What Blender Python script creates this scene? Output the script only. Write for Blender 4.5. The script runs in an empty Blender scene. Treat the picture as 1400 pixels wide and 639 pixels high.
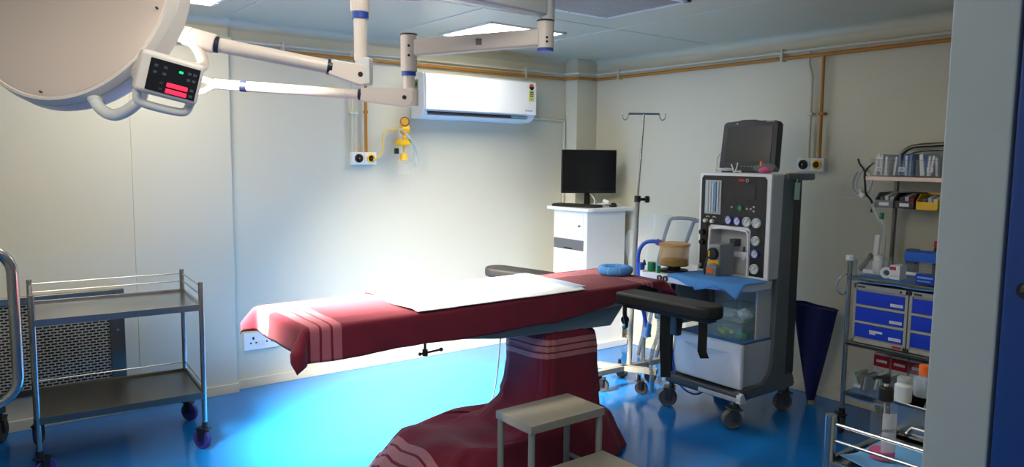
import bpy, bmesh, math, random
from mathutils import Vector as V, Matrix, noise
random.seed(7)
SC = bpy.context.scene
COL = SC.collection
PI = math.pi
R = math.radians

# ------------------------------------------------------------------ materials
def lin(c):
    c = c / 255.0
    return c / 12.92 if c <= 0.04045 else ((c + 0.055) / 1.055) ** 2.4

def rgb(t):
    return (lin(t[0]), lin(t[1]), lin(t[2]), 1)

MATS = {}
def mat(name, col, rough=0.5, metal=0.0, var=0.06, scale=12.0, bump=0.0, alpha=1.0, trans=0.0, emit=None, estr=0.0,
        coat=0.0, sheen=0.0, spec=0.5, aniso=None):
    m = bpy.data.materials.new(name); m.use_nodes = True
    nt = m.node_tree; N = nt.nodes; L = nt.links
    b = N['Principled BSDF']
    tc = N.new('ShaderNodeTexCoord'); nz = N.new('ShaderNodeTexNoise')
    nz.inputs['Scale'].default_value = scale; nz.inputs['Detail'].default_value = 3
    L.new(tc.outputs['Object'], nz.inputs['Vector'])
    mx = N.new('ShaderNodeMix'); mx.data_type = 'RGBA'
    c = rgb(col)
    mx.inputs['A'].default_value = tuple(min(1, v * (1 - var)) for v in c[:3]) + (1,)
    mx.inputs['B'].default_value = tuple(min(1, v * (1 + var)) for v in c[:3]) + (1,)
    L.new(nz.outputs['Fac'], mx.inputs['Factor'])
    L.new(mx.outputs['Result'], b.inputs['Base Color'])
    b.inputs['Roughness'].default_value = rough
    b.inputs['Metallic'].default_value = metal
    b.inputs['Specular IOR Level'].default_value = spec
    b.inputs['Coat Weight'].default_value = coat
    b.inputs['Sheen Weight'].default_value = sheen
    b.inputs['Alpha'].default_value = alpha
    b.inputs['Transmission Weight'].default_value = trans
    if emit:
        b.inputs['Emission Color'].default_value = rgb(emit)
        b.inputs['Emission Strength'].default_value = estr
    if bump:
        bp = N.new('ShaderNodeBump'); bp.inputs['Strength'].default_value = bump
        n2 = N.new('ShaderNodeTexNoise'); n2.inputs['Scale'].default_value = scale * 4
        L.new(tc.outputs['Object'], n2.inputs['Vector'])
        L.new(n2.outputs['Fac'], bp.inputs['Height']); L.new(bp.outputs['Normal'], b.inputs['Normal'])
    MATS[name] = m
    return m

WALL = mat('wall_paint', (209, 205, 185), 0.42, var=0.02, scale=1.5)
CEIL = mat('ceiling_panel', (194, 193, 172), 0.3, var=0.03, scale=1.2)
SEAM = mat('seam_strip', (205, 210, 208), 0.4)
SKIRT = mat('skirting', (214, 208, 186), 0.5)
FLOOR = mat('blue_epoxy', (24, 118, 200), 0.14, var=0.05, scale=2.0, spec=0.55)
DOORBLUE = mat('door_blue', (8, 62, 140), 0.45)
JAMB = mat('jamb_grey', (176, 188, 190), 0.5)
WHITE = mat('white_plastic', (236, 238, 238), 0.32, var=0.015)
OFFW = mat('off_white_paint', (230, 231, 232), 0.4, var=0.02)
LAMPW = mat('lamp_enamel', (222, 216, 212), 0.35, var=0.02)
LAMPG = mat('lamp_cover', (220, 203, 193), 0.42, var=0.03, scale=4)
ARMW = mat('arm_enamel', (226, 214, 206), 0.3, var=0.02)
BLACK = mat('black_plastic', (18, 18, 20), 0.4)
BLACKF = mat('black_vinyl', (26, 25, 25), 0.5, var=0.15)
RUBBER = mat('rubber', (42, 43, 46), 0.6)
SCREEN = mat('dark_screen', (14, 14, 16), 0.18, var=0.1)
GREYSCR = mat('grey_screen', (48, 50, 50), 0.25, var=0.08)
BLUER = mat('blue_ring', (30, 70, 170), 0.4)
NAVYR = mat('navy_ring', (18, 26, 52), 0.4)
STEEL = mat('stainless_steel', (168, 168, 168), 0.22, 1.0, var=0.06, scale=6)
STEELD = mat('brushed_steel', (118, 115, 108), 0.3, 1.0, var=0.1, scale=8)
CHROME = mat('chrome', (190, 190, 190), 0.24, 1.0)
PAINTST = mat('grey_painted_steel', (150, 150, 140), 0.45, var=0.05)
STEPM = mat('stool_paint', (150, 145, 130), 0.45, var=0.05)
STEPL = mat('stool_leg_paint', (142, 146, 136), 0.4, var=0.05)
GOLD = mat('gas_pipe_ochre', (172, 112, 28), 0.4, var=0.1)
CONDUIT = mat('white_conduit', (206, 202, 184), 0.45)
WHEELB = mat('blue_wheel', (48, 50, 130), 0.5)
WHEELG = mat('grey_wheel', (92, 94, 98), 0.5)
TABLEM = mat('table_frame_paint', (112, 140, 156), 0.32, var=0.04)
WSHEET = mat('white_sheet', (232, 236, 242), 0.8, var=0.02, bump=0.05)
BLUESH = mat('blue_drape', (70, 140, 215), 0.8, var=0.08, bump=0.15)
LBLUE = mat('light_blue_drape', (110, 175, 235), 0.75, var=0.06, bump=0.1)
RINGB = mat('ring_blue', (80, 150, 225), 0.8, var=0.08, bump=0.3)
MACHG = mat('machine_grey', (104, 112, 118), 0.4, var=0.03)
MACHD = mat('machine_dark_grey', (58, 64, 68), 0.45, var=0.04)
MACHW = mat('machine_white', (238, 239, 240), 0.36, var=0.02)
MACHL = mat('machine_light_grey', (206, 209, 212), 0.36, var=0.02)
PANELB = mat('panel_black', (10, 10, 11), 0.5)
YELLOW = mat('yellow_plastic', (246, 190, 14), 0.4)
ORANGE = mat('orange_plastic', (240, 110, 30), 0.4)
RED = mat('red_plastic', (190, 24, 44), 0.45)
GREEN = mat('green_plastic', (20, 130, 84), 0.4)
PINK = mat('pink_plastic', (232, 92, 150), 0.35)
NAVY = mat('navy_fabric', (22, 28, 92), 0.85, var=0.12, bump=0.2)
DRAWB = mat('drawer_blue', (22, 62, 205), 0.38, var=0.03)
DRAWF = mat('drawer_frame', (178, 178, 170), 0.45)
BOXB = mat('box_blue', (28, 100, 205), 0.5)
LABELW = mat('paper_label', (228, 230, 232), 0.6)
AMBER = mat('amber_plastic', (226, 176, 92), 0.15, alpha=0.34, var=0.05)
AMBERS = mat('amber_solid', (212, 150, 66), 0.35, alpha=0.7)
CLEAR = mat('clear_plastic', (232, 235, 237), 0.1, alpha=0.07)
CLEARF = mat('clear_film', (215, 222, 226), 0.15, alpha=0.13, bump=0.4, scale=20)
FROST = mat('frosted_plastic', (205, 214, 214), 0.3, alpha=0.55)
BLUEHOSE = mat('blue_hose', (40, 90, 205), 0.4)
mat('bottle_haze', (200, 214, 228), 0.15, alpha=0.4)
PINKLIQ = mat('pink_liquid', (222, 70, 140), 0.2, alpha=0.85)
LIGHTG = mat('mint_tag', (190, 228, 214), 0.6)
GAUGEW = mat('gauge_face', (222, 224, 226), 0.4)
GAUGEB = mat('gauge_blue', (40, 70, 190), 0.4)
TAUPE = mat('taupe_packet', (120, 112, 100), 0.6)
PANELLIGHT = mat('panel_diffuser', (255, 255, 255), 0.5, emit=(255, 248, 230), estr=12.0)
LENS = mat('lamp_lens', (255, 255, 255), 0.3, emit=(255, 246, 232), estr=6.0)
REDLED = mat('red_led', (255, 40, 60), 0.4, emit=(255, 30, 60), estr=2.2)
GREENLED = mat('green_led', (20, 230, 120), 0.4, emit=(10, 230, 110), estr=1.5)
VENTD = mat('vent_dark', (60, 60, 58), 0.7)
VENTS = mat('vent_slat', (200, 200, 194), 0.5)

def stripe_cloth(name, base, stripe, ubands, vbands, cond=None):
    """woven cloth with pale bands at given u / v ranges (metres along the cloth)"""
    m = mat(name, base, 0.85, var=0.10, scale=9, bump=0.12, sheen=0.1)
    nt = m.node_tree; N = nt.nodes; L = nt.links
    b = N['Principled BSDF']
    src = b.inputs['Base Color'].links[0].from_socket
    uv = N.new('ShaderNodeUVMap'); uv.uv_map = 'UVMap'
    sp = N.new('ShaderNodeSeparateXYZ'); L.new(uv.outputs['UV'], sp.inputs[0])
    def op(o, a, c=None):
        n = N.new('ShaderNodeMath'); n.operation = o
        for i, x in enumerate((a, c)):
            if x is None: continue
            if isinstance(x, (int, float)): n.inputs[i].default_value = x
            else: L.new(x, n.inputs[i])
        return n.outputs[0]
    tot = None
    for ax, bands in (('X', ubands), ('Y', vbands)):
        for a, c, lo, hi in bands:
            s = op('MULTIPLY', op('GREATER_THAN', sp.outputs[ax], a), op('LESS_THAN', sp.outputs[ax], c))
            o = 'Y' if ax == 'X' else 'X'
            s = op('MULTIPLY', s, op('MULTIPLY', op('GREATER_THAN', sp.outputs[o], lo), op('LESS_THAN', sp.outputs[o], hi)))
            tot = s if tot is None else op('MAXIMUM', tot, s)
    # threads of the band
    wv = N.new('ShaderNodeTexNoise'); wv.inputs['Scale'].default_value = 260
    L.new(uv.outputs['UV'], wv.inputs['Vector'])
    fac = op('MULTIPLY', tot, op('ADD', op('MULTIPLY', wv.outputs['Fac'], 0.5), 0.55))
    mx = N.new('ShaderNodeMix'); mx.data_type = 'RGBA'
    L.new(src, mx.inputs['A']); mx.inputs['B'].default_value = rgb(stripe)
    L.new(fac, mx.inputs['Factor']); L.new(mx.outputs['Result'], b.inputs['Base Color'])
    return m

W9 = (-9, 9)
MAROON = (114, 17, 44)
DRAPEM = stripe_cloth('maroon_drape', MAROON, (188, 106, 120),
    [(0.015, 0.052) + W9, (0.062, 0.098) + W9, (0.108, 0.145) + W9, (1.86, 1.885) + W9, (1.893, 1.915) + W9, (1.923, 1.945) + W9],
    [(0.035, 0.075) + W9, (0.083, 0.123) + W9, (0.131, 0.165) + W9])
BASEM = stripe_cloth('maroon_base_cloth', MAROON, (186, 128, 130),
    [(1.50, 1.535, -9, 0.24), (1.545, 1.58, -9, 0.24), (1.59, 1.625, -9, 0.24)],
    [(0.505, 0.53) + W9, (0.538, 0.563) + W9, (0.571, 0.596) + W9])

def perforated(name):
    m = mat(name, (60, 60, 58), 0.45)
    nt = m.node_tree; N = nt.nodes; L = nt.links
    b = N['Principled BSDF']
    tc = N.new('ShaderNodeTexCoord'); s = N.new('ShaderNodeSeparateXYZ'); L.new(tc.outputs['Object'], s.inputs[0])
    c = N.new('ShaderNodeCombineXYZ'); L.new(s.outputs['X'], c.inputs['X']); L.new(s.outputs['Z'], c.inputs['Y'])
    br = N.new('ShaderNodeTexBrick'); L.new(c.outputs[0], br.inputs['Vector'])
    br.inputs['Scale'].default_value = 1.0
    br.inputs['Brick Width'].default_value = 0.034; br.inputs['Row Height'].default_value = 0.016
    br.inputs['Mortar Size'].default_value = 0.0035
    br.inputs['Color1'].default_value = rgb((16, 16, 16)); br.inputs['Color2'].default_value = rgb((20, 20, 20))
    br.inputs['Mortar'].default_value = rgb((190, 184, 168))
    L.new(br.outputs['Color'], b.inputs['Base Color'])
    b.inputs['Metallic'].default_value = .35
    return m
PERF = perforated('perforated_sheet')

# ------------------------------------------------------------------ mesh builder
class MB:
    def __init__(s):
        s.b = bmesh.new(); s.uv = None
    def _join(s, t, mi):
        for f in t.faces: f.material_index = mi
        me = bpy.data.meshes.new('tmp'); t.to_mesh(me); t.free()
        s.b.from_mesh(me); bpy.data.meshes.remove(me)
        return s
    def obox(s, c, size, M=None, bev=0.0, mi=0, seg=2):
        t = bmesh.new(); bmesh.ops.create_cube(t, size=1.0)
        for v in t.verts: v.co = V((v.co.x * size[0], v.co.y * size[1], v.co.z * size[2]))
        if bev: bmesh.ops.bevel(t, geom=list(t.edges) + list(t.verts), offset=bev, segments=seg, profile=0.5, affect='EDGES')
        for v in t.verts: v.co = (M @ v.co if M else v.co) + V(c)
        return s._join(t, mi)
    def box(s, x0, x1, y0, y1, z0, z1, bev=0.0, mi=0, seg=2):
        return s.obox(((x0 + x1) / 2, (y0 + y1) / 2, (z0 + z1) / 2), (abs(x1 - x0), abs(y1 - y0), abs(z1 - z0)), None, bev, mi, seg)
    def cyl(s, p0, p1, r0, r1=None, n=20, mi=0, bev=0.0):
        p0, p1 = V(p0), V(p1); r1 = r0 if r1 is None else r1
        t = bmesh.new(); d = p1 - p0
        bmesh.ops.create_cone(t, cap_ends=True, segments=n, radius1=r0, radius2=r1, depth=d.length)
        if bev:
            es = [e for e in t.edges if len(e.link_faces) == 2 and any(len(f.verts) > 4 for f in e.link_faces)]
            bmesh.ops.bevel(t, geom=es, offset=bev, segments=2, profile=0.5, affect='EDGES')
        q = V((0, 0, 1)).rotation_difference(d.normalized()).to_matrix()
        for v in t.verts: v.co = q @ v.co + (p0 + p1) / 2
        return s._join(t, mi)
    def sphere(s, c, r, sc=(1, 1, 1), mi=0, n=16, M=None):
        t = bmesh.new(); bmesh.ops.create_uvsphere(t, u_segments=n, v_segments=max(6, n // 2), radius=r)
        for v in t.verts:
            p = V((v.co.x * sc[0], v.co.y * sc[1], v.co.z * sc[2])); v.co = (M @ p if M else p) + V(c)
        return s._join(t, mi)
    def tube(s, pts, r, n=10, closed=False, smooth=0, mi=0, flat=None):
        pts = [V(p) for p in pts]
        for _ in range(smooth):
            q = []; m = len(pts)
            rng = range(m if closed else m - 1)
            if not closed: q.append(pts[0])
            for i in rng:
                a, c = pts[i], pts[(i + 1) % m]
                q += [a * .75 + c * .25, a * .25 + c * .75]
            if not closed: q.append(pts[-1])
            pts = q
        m = len(pts); t = bmesh.new(); rings = []
        up = None
        for i, p in enumerate(pts):
            if closed: d = pts[(i + 1) % m] - pts[i - 1]
            else: d = pts[min(i + 1, m - 1)] - pts[max(i - 1, 0)]
            d.normalize()
            if up is None:
                up = d.orthogonal().normalized()
            up = (up - d * up.dot(d)).normalized(); sd = d.cross(up)
            rr = r[min(i, len(r) - 1)] if isinstance(r, (list, tuple)) else r
            fl = flat or 1.0
            rings.append([t.verts.new(p + (up * math.cos(2 * PI * k / n) + sd * math.sin(2 * PI * k / n) * fl) * rr) for k in range(n)])
        for i in range(m if closed else m - 1):
            a, c = rings[i], rings[(i + 1) % m]
            if closed and i == m - 1:   # align seam
                best = min(range(n), key=lambda o: (a[0].co - c[o].co).length)
                c = c[best:] + c[:best]
            for k in range(n):
                t.faces.new((a[k], a[(k + 1) % n], c[(k + 1) % n], c[k]))
        if not closed:
            t.faces.new(rings[0][::-1]); t.faces.new(rings[-1])
        return s._join(t, mi)
    def lathe(s, prof, c=(0, 0, 0), M=None, n=32, mi=0, a0=0.0, a1=2 * PI):
        t = bmesh.new(); full = abs(a1 - a0 - 2 * PI) < 1e-6; cnt = n if full else n + 1; rings = []
        for rr, z in prof:
            ring = []
            for k in range(cnt):
                a = a0 + (a1 - a0) * k / n
                p = V((rr * math.cos(a), rr * math.sin(a), z)); ring.append(t.verts.new((M @ p if M else p) + V(c)))
            rings.append(ring)
        for a, d in zip(rings, rings[1:]):
            for k in range(n):
                k2 = (k + 1) % cnt
                try: t.faces.new((a[k], a[k2], d[k2], d[k]))
                except ValueError: pass
        bmesh.ops.remove_doubles(t, verts=t.verts, dist=1e-5)
        bmesh.ops.recalc_face_normals(t, faces=t.faces)
        return s._join(t, mi)
    def prism(s, poly, ax, a, c, bev=0.0, mi=0, seg=2):
        """poly in the two other axes (order x,y,z), extruded along ax from a to c"""
        t = bmesh.new()
        def P(u, w, h): return {0: (h, u, w), 1: (u, h, w), 2: (u, w, h)}[ax]
        A = [t.verts.new(P(u, w, a)) for u, w in poly]; B = [t.verts.new(P(u, w, c)) for u, w in poly]
        n = len(poly)
        t.faces.new(A); t.faces.new(B[::-1])
        for i in range(n): t.faces.new((A[i], B[i], B[(i + 1) % n], A[(i + 1) % n]))
        bmesh.ops.recalc_face_normals(t, faces=t.faces)
        if bev: bmesh.ops.bevel(t, geom=list(t.edges) + list(t.verts), offset=bev, segments=seg, profile=0.5, affect='EDGES')
        return s._join(t, mi)
    def grid(s, nu, nv, f, thick=0.0, closed_u=False, mi=0, uvf=None):
        t = bmesh.new(); g = [[t.verts.new(f(i / (nu - (0 if closed_u else 1)), j / (nv - 1))) for j in range(nv)] for i in range(nu)]
        uvl = t.loops.layers.uv.new('UVMap') if uvf else None
        for i in range(nu if closed_u else nu - 1):
            for j in range(nv - 1):
                i2 = (i + 1) % nu
                fc = t.faces.new((g[i][j], g[i2][j], g[i2][j + 1], g[i][j + 1]))
                if uvl:
                    for lp, (a, c) in zip(fc.loops, ((i, j), (i2, j), (i2, j + 1), (i, j + 1))):
                        lp[uvl].uv = uvf(a / (nu - (0 if closed_u else 1)), c / (nv - 1), g[a][c].co)
        if thick: 
            bmesh.ops.recalc_face_normals(t, faces=t.faces)
            bmesh.ops.solidify(t, geom=list(t.faces), thickness=thick)
        return s._join(t, mi)
    def build(s, name, mats, parent=None, ang=35, origin=None):
        me = bpy.data.meshes.new(name)
        o = bpy.data.objects.new(name, me); COL.objects.link(o)
        off = V((0, 0, 0))
        p = parent
        while p is not None:
            off += p.location; p = p.parent
        if parent is None:
            if origin is not None: off = V(origin)
            o.location = off
        else: o.parent = parent
        for v in s.b.verts: v.co -= off
        s.b.to_mesh(me); s.b.free()
        for m in (mats if isinstance(mats, (list, tuple)) else [mats]): me.materials.append(m)
        me.polygons.foreach_set('use_smooth', [True] * len(me.polygons))
        me.set_sharp_from_angle(angle=R(ang))
        if ang < 90:
            wn = o.modifiers.new('weighted_normal', 'WEIGHTED_NORMAL'); wn.keep_sharp = True; wn.weight = 100
        return o

def tag(o, label, cat, group=None):
    o['label'] = label; o['category'] = cat
    if group: o['group'] = group
    return o

def thing(name, label, cat, loc, group=None):
    o = bpy.data.objects.new(name, None); COL.objects.link(o); o.location = loc
    o.empty_display_size = 0.1
    return tag(o, label, cat, group)

def struct(o):
    o['kind'] = 'structure'; return o

def text_mesh(txt, size, mapf, name, m, parent, ext=0.0):
    cu = bpy.data.curves.new('txt', 'FONT'); cu.body = txt; cu.size = size; cu.align_x = 'CENTER'; cu.align_y = 'CENTER'
    cu.resolution_u = 2
    to = bpy.data.objects.new('txt', cu); COL.objects.link(to)
    dg = bpy.context.evaluated_depsgraph_get()
    me = bpy.data.meshes.new_from_object(to.evaluated_get(dg))
    bpy.data.objects.remove(to)
    b = MB(); b.b.from_mesh(me); bpy.data.meshes.remove(me)
    for v in b.b.verts: v.co = V(mapf(v.co.x, v.co.y))
    return b.build(name, m, parent)

def basis(n, up=(0, 0, 1)):
    n = V(n).normalized(); x = V(up).cross(n).normalized(); y = n.cross(x)
    return Matrix((x, y, n)).transposed()     # columns x, y, n

def castor(par, x, y, r=0.05, wm=RUBBER, dirx=1.0, top=None, w=0.024, fm=BLACK):
    """swivel castor: fork as the part, wheel as its sub-part"""
    top = top or r * 2.7
    a = V((math.cos(dirx), math.sin(dirx), 0)); sd = V((-a.y, a.x, 0))
    cx = V((x, y, 0)) + a * r * 0.4
    b = MB(); b.cyl((x, y, r * 2.05), (x, y, top), r * 0.28, n=12)
    Mx = Matrix((a, sd, V((0, 0, 1)))).transposed()
    b.obox((x + a.x * r * .2, y + a.y * r * .2, r * 2.08), (r * 1.3, w * 1.9, r * .18), Mx, 0.003)
    for k in (-1, 1):
        c = cx + sd * k * w * 0.85 + V((0, 0, r * 1.5)); b.obox(c - a * r * .1, (r * .7, 0.004, r * 1.3), Mx, 0.0015)
    b.cyl(cx + V((0, 0, r)) - sd * w, cx + V((0, 0, r)) + sd * w, r * .15, n=8)
    f = b.build('castor', fm, par)
    b = MB()
    Mw = basis(sd)
    b.lathe([(r * .3, -w * .45), (r * .72, -w * .4), (r * .9, -w * .5), (r, -w * .3), (r, w * .3), (r * .9, w * .5), (r * .72, w * .4), (r * .3, w * .45)],
            cx + V((0, 0, r)), Mw, 24)
    b.cyl(cx + V((0, 0, r)) - sd * w * .5, cx + V((0, 0, r)) + sd * w * .5, r * .3, n=12)
    b.build('wheel', wm, f)
    return f

# ------------------------------------------------------------------ setting
XR, YB, YL, H = 4.385, 4.753, 4.70, 2.325
XS = 1.385
b = MB(); b.box(-1.3, 4.7, -2.6, 5.0, -0.06, 0.0); struct(b.build('floor', FLOOR))
b = MB(); b.box(-1.3, 4.7, 0.42, 5.0, H, H + 0.08)
for x in (-0.69, 0.335, 1.36, 2.385, 3.41):
    b.box(x - 0.006, x + 0.006, 0.5, YB - 0.02, H - 0.003, H + 0.001, mi=1)
for y in (1.2, 3.42):
    b.box(-1.2, XR - 0.02, y - 0.004, y + 0.004, H - 0.002, H + 0.001, mi=0)
struct(b.build('ceiling', [CEIL, SEAM]))
b = MB(); b.box(XS, 4.7, YB, YB + 0.1, 0, H); struct(b.build('wall_back', WALL))
b = MB(); b.box(-1.3, 0.823, YL, YL + 0.16, 0, H, 0.002); b.box(0.827, XS, YL, YL + 0.16, 0, H, 0.003)
b.box(0.8, 0.85, YL + 0.004, YL + 0.1, 0, H); struct(b.build('wall_rear_left', WALL))
b = MB(); b.box(4.16, XR, 4.607, YB, 0, H, 0.004); struct(b.build('wall_corner', WALL))
b = MB(); b.box(XR, 4.5, 0.42, 4.9, 0, H); struct(b.build('wall_right', WALL))
b = MB(); b.box(-1.3, -1.2, 0.42, 4.9, 0, H); struct(b.build('wall_left', WALL))
b = MB(); b.box(1.245, 4.5, 0.415, 0.5, 0, H); b.box(-1.3, -0.75, 0.415, 0.5, 0, H); b.box(-0.75, 1.245, 0.415, 0.5, 2.12, H)
struct(b.build('wall_front', WALL))
# skirting
b = MB(); b.box(XS + 0.003, 4.16, YB - 0.012, YB, 0, 0.06, 0.003); struct(b.build('baseboard_back', SKIRT))
b = MB(); b.box(-1.2, XS + 0.008, YL - 0.012, YL, 0, 0.06, 0.003); b.box(XS, XS + 0.008, YL, YB, 0, 0.06, 0.002); struct(b.build('baseboard_rear_left', SKIRT))
b = MB(); b.box(XR - 0.012, XR, 0.5, 4.607, 0, 0.06, 0.003); struct(b.build('baseboard_right', SKIRT))
# aluminium cove between ceiling and walls
def cove(p0, p1, inward, name):
    pr = [(0, 0)] + [(0.055 - 0.055 * math.sin(a), -0.055 + 0.055 * math.cos(a)) for a in [PI / 2 * k / 6 for k in range(7)]]
    b = MB(); t = bmesh.new(); rings = []
    for p in (p0, p1):
        rings.append([t.verts.new(V((p[0] + inward[0] * u, p[1] + inward[1] * u, H + w))) for u, w in pr])
    n = len(pr)
    for i in range(n): t.faces.new((rings[0][i], rings[1][i], rings[1][(i + 1) % n], rings[0][(i + 1) % n]))
    bmesh.ops.recalc_face_normals(t, faces=t.faces); b._join(t, 0)
    struct(b.build(name, CEIL))
cove((XS, YB), (4.16, YB), (0, -1), 'trim_1')
cove((-1.2, YL), (XS, YL), (0, -1), 'trim_2')
cove((XR, 0.5), (XR, 4.607), (-1, 0), 'trim_3')
# door frame (grey jamb) and the opened blue door leaf
b = MB(); b.box(1.2, 1.245, 0.412, 0.503, 0, 2.12, 0.004); b.box(-0.75, -0.70, 0.412, 0.503, 0, 2.12, 0.004); b.box(-0.70, 1.2, 0.412, 0.503, 2.07, 2.12, 0.003)
struct(b.build('trim_4', JAMB))
b = MB(); b.box(1.198, 1.242, -0.5, 0.408, 0.01, 2.07, 0.005)
dl = struct(b.build('door_1', DOORBLUE))
b = MB(); b.box(1.193, 1.200, 0.335, 0.341, 0.05, 2.05, 0.001); b.build('gasket', mat('gasket_brown', (60, 30, 34), 0.7), dl)
b = MB(); b.cyl((1.175, 0.372, 1.325), (1.2, 0.372, 1.325), 0.012, n=16); b.tube([(1.178, 0.372, 1.325), (1.172, 0.36, 1.325), (1.172, 0.27, 1.325)], 0.011, smooth=1); b.build('door_handle', BLACK, dl)

# ------------------------------------------------------------------ ceiling lights and vent
def ceiling_light(x0, x1, y0, y1, label):
    t = thing('ceiling_light', label, 'ceiling light', ((x0 + x1) / 2, (y0 + y1) / 2, H), 'recessed ceiling light panels')
    b = MB()
    for a in ((x0, x1, y0, y0 + .02), (x0, x1, y1 - .02, y1), (x0, x0 + .02, y0, y1), (x1 - .02, x1, y0, y1)):
        b.box(a[0], a[1], a[2], a[3], H - 0.012, H - 0.001, 0.002)
    for cx in (x0 + .01, x1 - .01):
        for k in (0.2, 0.5, 0.8): b.cyl((cx, y0 + (y1 - y0) * k, H - 0.016), (cx, y0 + (y1 - y0) * k, H - 0.012), 0.006, n=8)
    b.build('frame', OFFW, t)
    b = MB(); b.box(x0 + .02, x1 - .02, y0 + .02, y1 - .02, H - 0.008, H - 0.002); b.build('diffuser', PANELLIGHT, t)
ceiling_light(2.64, 3.25, 3.71, 4.31, 'square white ceiling panel light glowing above the white air conditioner')
ceiling_light(0.585, 1.195, 3.71, 4.31, 'white ceiling panel light at the top edge left of the hanging lamp arms')
ceiling_light(-.66, -.05, 1.25, 1.85, 'white ceiling panel light inside the doorway, left of the round lamp')  # added out of view to brighten the back cover of the round lamp
ceiling_light(.585, 1.195, 1.25, 1.85, 'added unseen ceiling panel light filling the foreground, between doorway and step stool')  # added out of view as fill for the foreground and machine front
t = thing('ceiling_vent', 'square grey slatted air vent set in the ceiling', 'vent', (2.775, 2.865, H))
b = MB()
x0, x1, y0, y1 = 2.465, 3.085, 2.555, 3.175
for a in ((x0, x1, y0, y0 + .035), (x0, x1, y1 - .035, y1), (x0, x0 + .035, y0, y1), (x1 - .035, x1, y0, y1)):
    b.box(a[0], a[1], a[2], a[3], H - 0.014, H - 0.001, 0.002)
for p in ((x0 + .018, y1 - .018), (x1 - .018, y1 - .018), (x1 - .018, y0 + .018), (x1 - .018, (y0 + y1) / 2), ((x0 + x1) / 2, y1 - .018)):
    b.cyl((p[0], p[1], H - .018), (p[0], p[1], H - .014), .007, n=8)
b.build('frame', OFFW, t)
b = MB(); b.box(x0 + .03, x1 - .03, y0 + .03, y1 - .03, H - 0.003, H - 0.001); b.build('backing', VENTD, t)
b = MB()
for k in range(24):
    xx = x0 + .045 + k * .0231
    b.obox((xx, (y0 + y1) / 2, H - .009), (.003, y1 - y0 - .07, .014), Matrix.Rotation(R(35), 3, 'Y'))
b.build('slats', VENTS, t)

# ------------------------------------------------------------------ pipes
zw, zg = 2.205, 2.165
def wallpath(d, z):
    return [(-1.15, YL - d, z), (XS + d * .2, YL - d, z), (XS + d + .02, YB - d, z), (4.16 - d - .02, YB - d, z), (4.16 - d * .4, 4.607 - d, z), (XR - d, 4.607 - d, z), (XR - d, 0.52, z)]
def clamp(b, x, y, z, n):
    if n == 'b': b.box(x - .008, x + .008, y - .02, y + .03, z - .02, z + .02, .003)
t = thing('gas_pipe', 'ochre yellow gas pipe running along the walls with drops to outlet boxes', 'pipe', (2.3, YB - .03, zg))
b = MB(); b.tube(wallpath(.035, zg), .012, 10); b.build('pipe', GOLD, t)
b = MB(); b.tube([(2.305, YB - .035, zg), (2.305, YB - .03, 1.535)], .0105, 10); b.cyl((2.305, YB - .03, 1.80), (2.305, YB - .03, 1.82), .017, n=10); b.build('drop_pipe', GOLD, t)
b = MB(); b.tube([(XR - .035, 2.551, zg), (XR - .03, 2.549, 1.523)], .0105, 10); b.build('drop_pipe', GOLD, t)
t = thing('conduit_pipe', 'thin cream conduit running along the walls just above the yellow pipe', 'pipe', (2.2, YB - .03, zw))
b = MB(); b.tube(wallpath(.03, zw), .010, 10); b.build('pipe', CONDUIT, t)
b = MB(); b.tube([(2.205, YB - .03, zw), (2.205, YB - .025, 1.535)], .009, 8); b.tube([(2.23, YB - .028, 1.80), (2.23, YB - .025, 1.535)], .006, 8); b.build('drop_pipe', CONDUIT, t)
b = MB(); b.tube([(XR - .03, 2.65, zw), (XR - .03, 2.65, 2.12), (XR - .028, 2.625, 2.03), (XR - .025, 2.625, 1.523)], .009, 8); b.build('drop_pipe', CONDUIT, t)
for (x, y, w) in ((1.73, YB, 0), (2.66, YB, 0), (3.70, YB, 0), (0.2, YL, 0), (XR, 4.32, 1), (XR, 2.84, 1), (XR, 1.5, 1)):
    b = MB()
    if w == 0: b.box(x - .008, x + .008, y - .05, y, zg - .018, zw + .02, .003)
    else: b.box(x - .05, x, y - .008, y + .008, zg - .018, zw + .02, .003)
    b.build('clamp', CONDUIT, t)
for (x, y, z, w) in ((2.205, YB, 1.80, 0), (XR, 2.625, 1.80, 1), (XR, 2.549, 1.80, 1)):
    b = MB()
    if w == 0: b.box(x - .02, x + .04, y - .04, y, z - .008, z + .008, .002)
    else: b.box(x - .045, x, y - .02, y + .02, z - .008, z + .008, .002)
    b.build('clamp', CONDUIT if y != 2.549 else GOLD, t)
b = MB(); b.tube([(3.68, YB - .015, 1.835), (4.13, YB - .015, 1.825), (4.139, YB - .015, 1.815), (4.139, YB - .015, 0.1)], .011, 8)
b.box(3.86, 3.90, YB - .03, YB, 1.82, 1.845, .003)
tag(b.build('drain_conduit', CONDUIT, origin=(4.139, YB - .015, 1)), 'thin cream conduit running from the air conditioner and down beside the corner', 'pipe')

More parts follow.
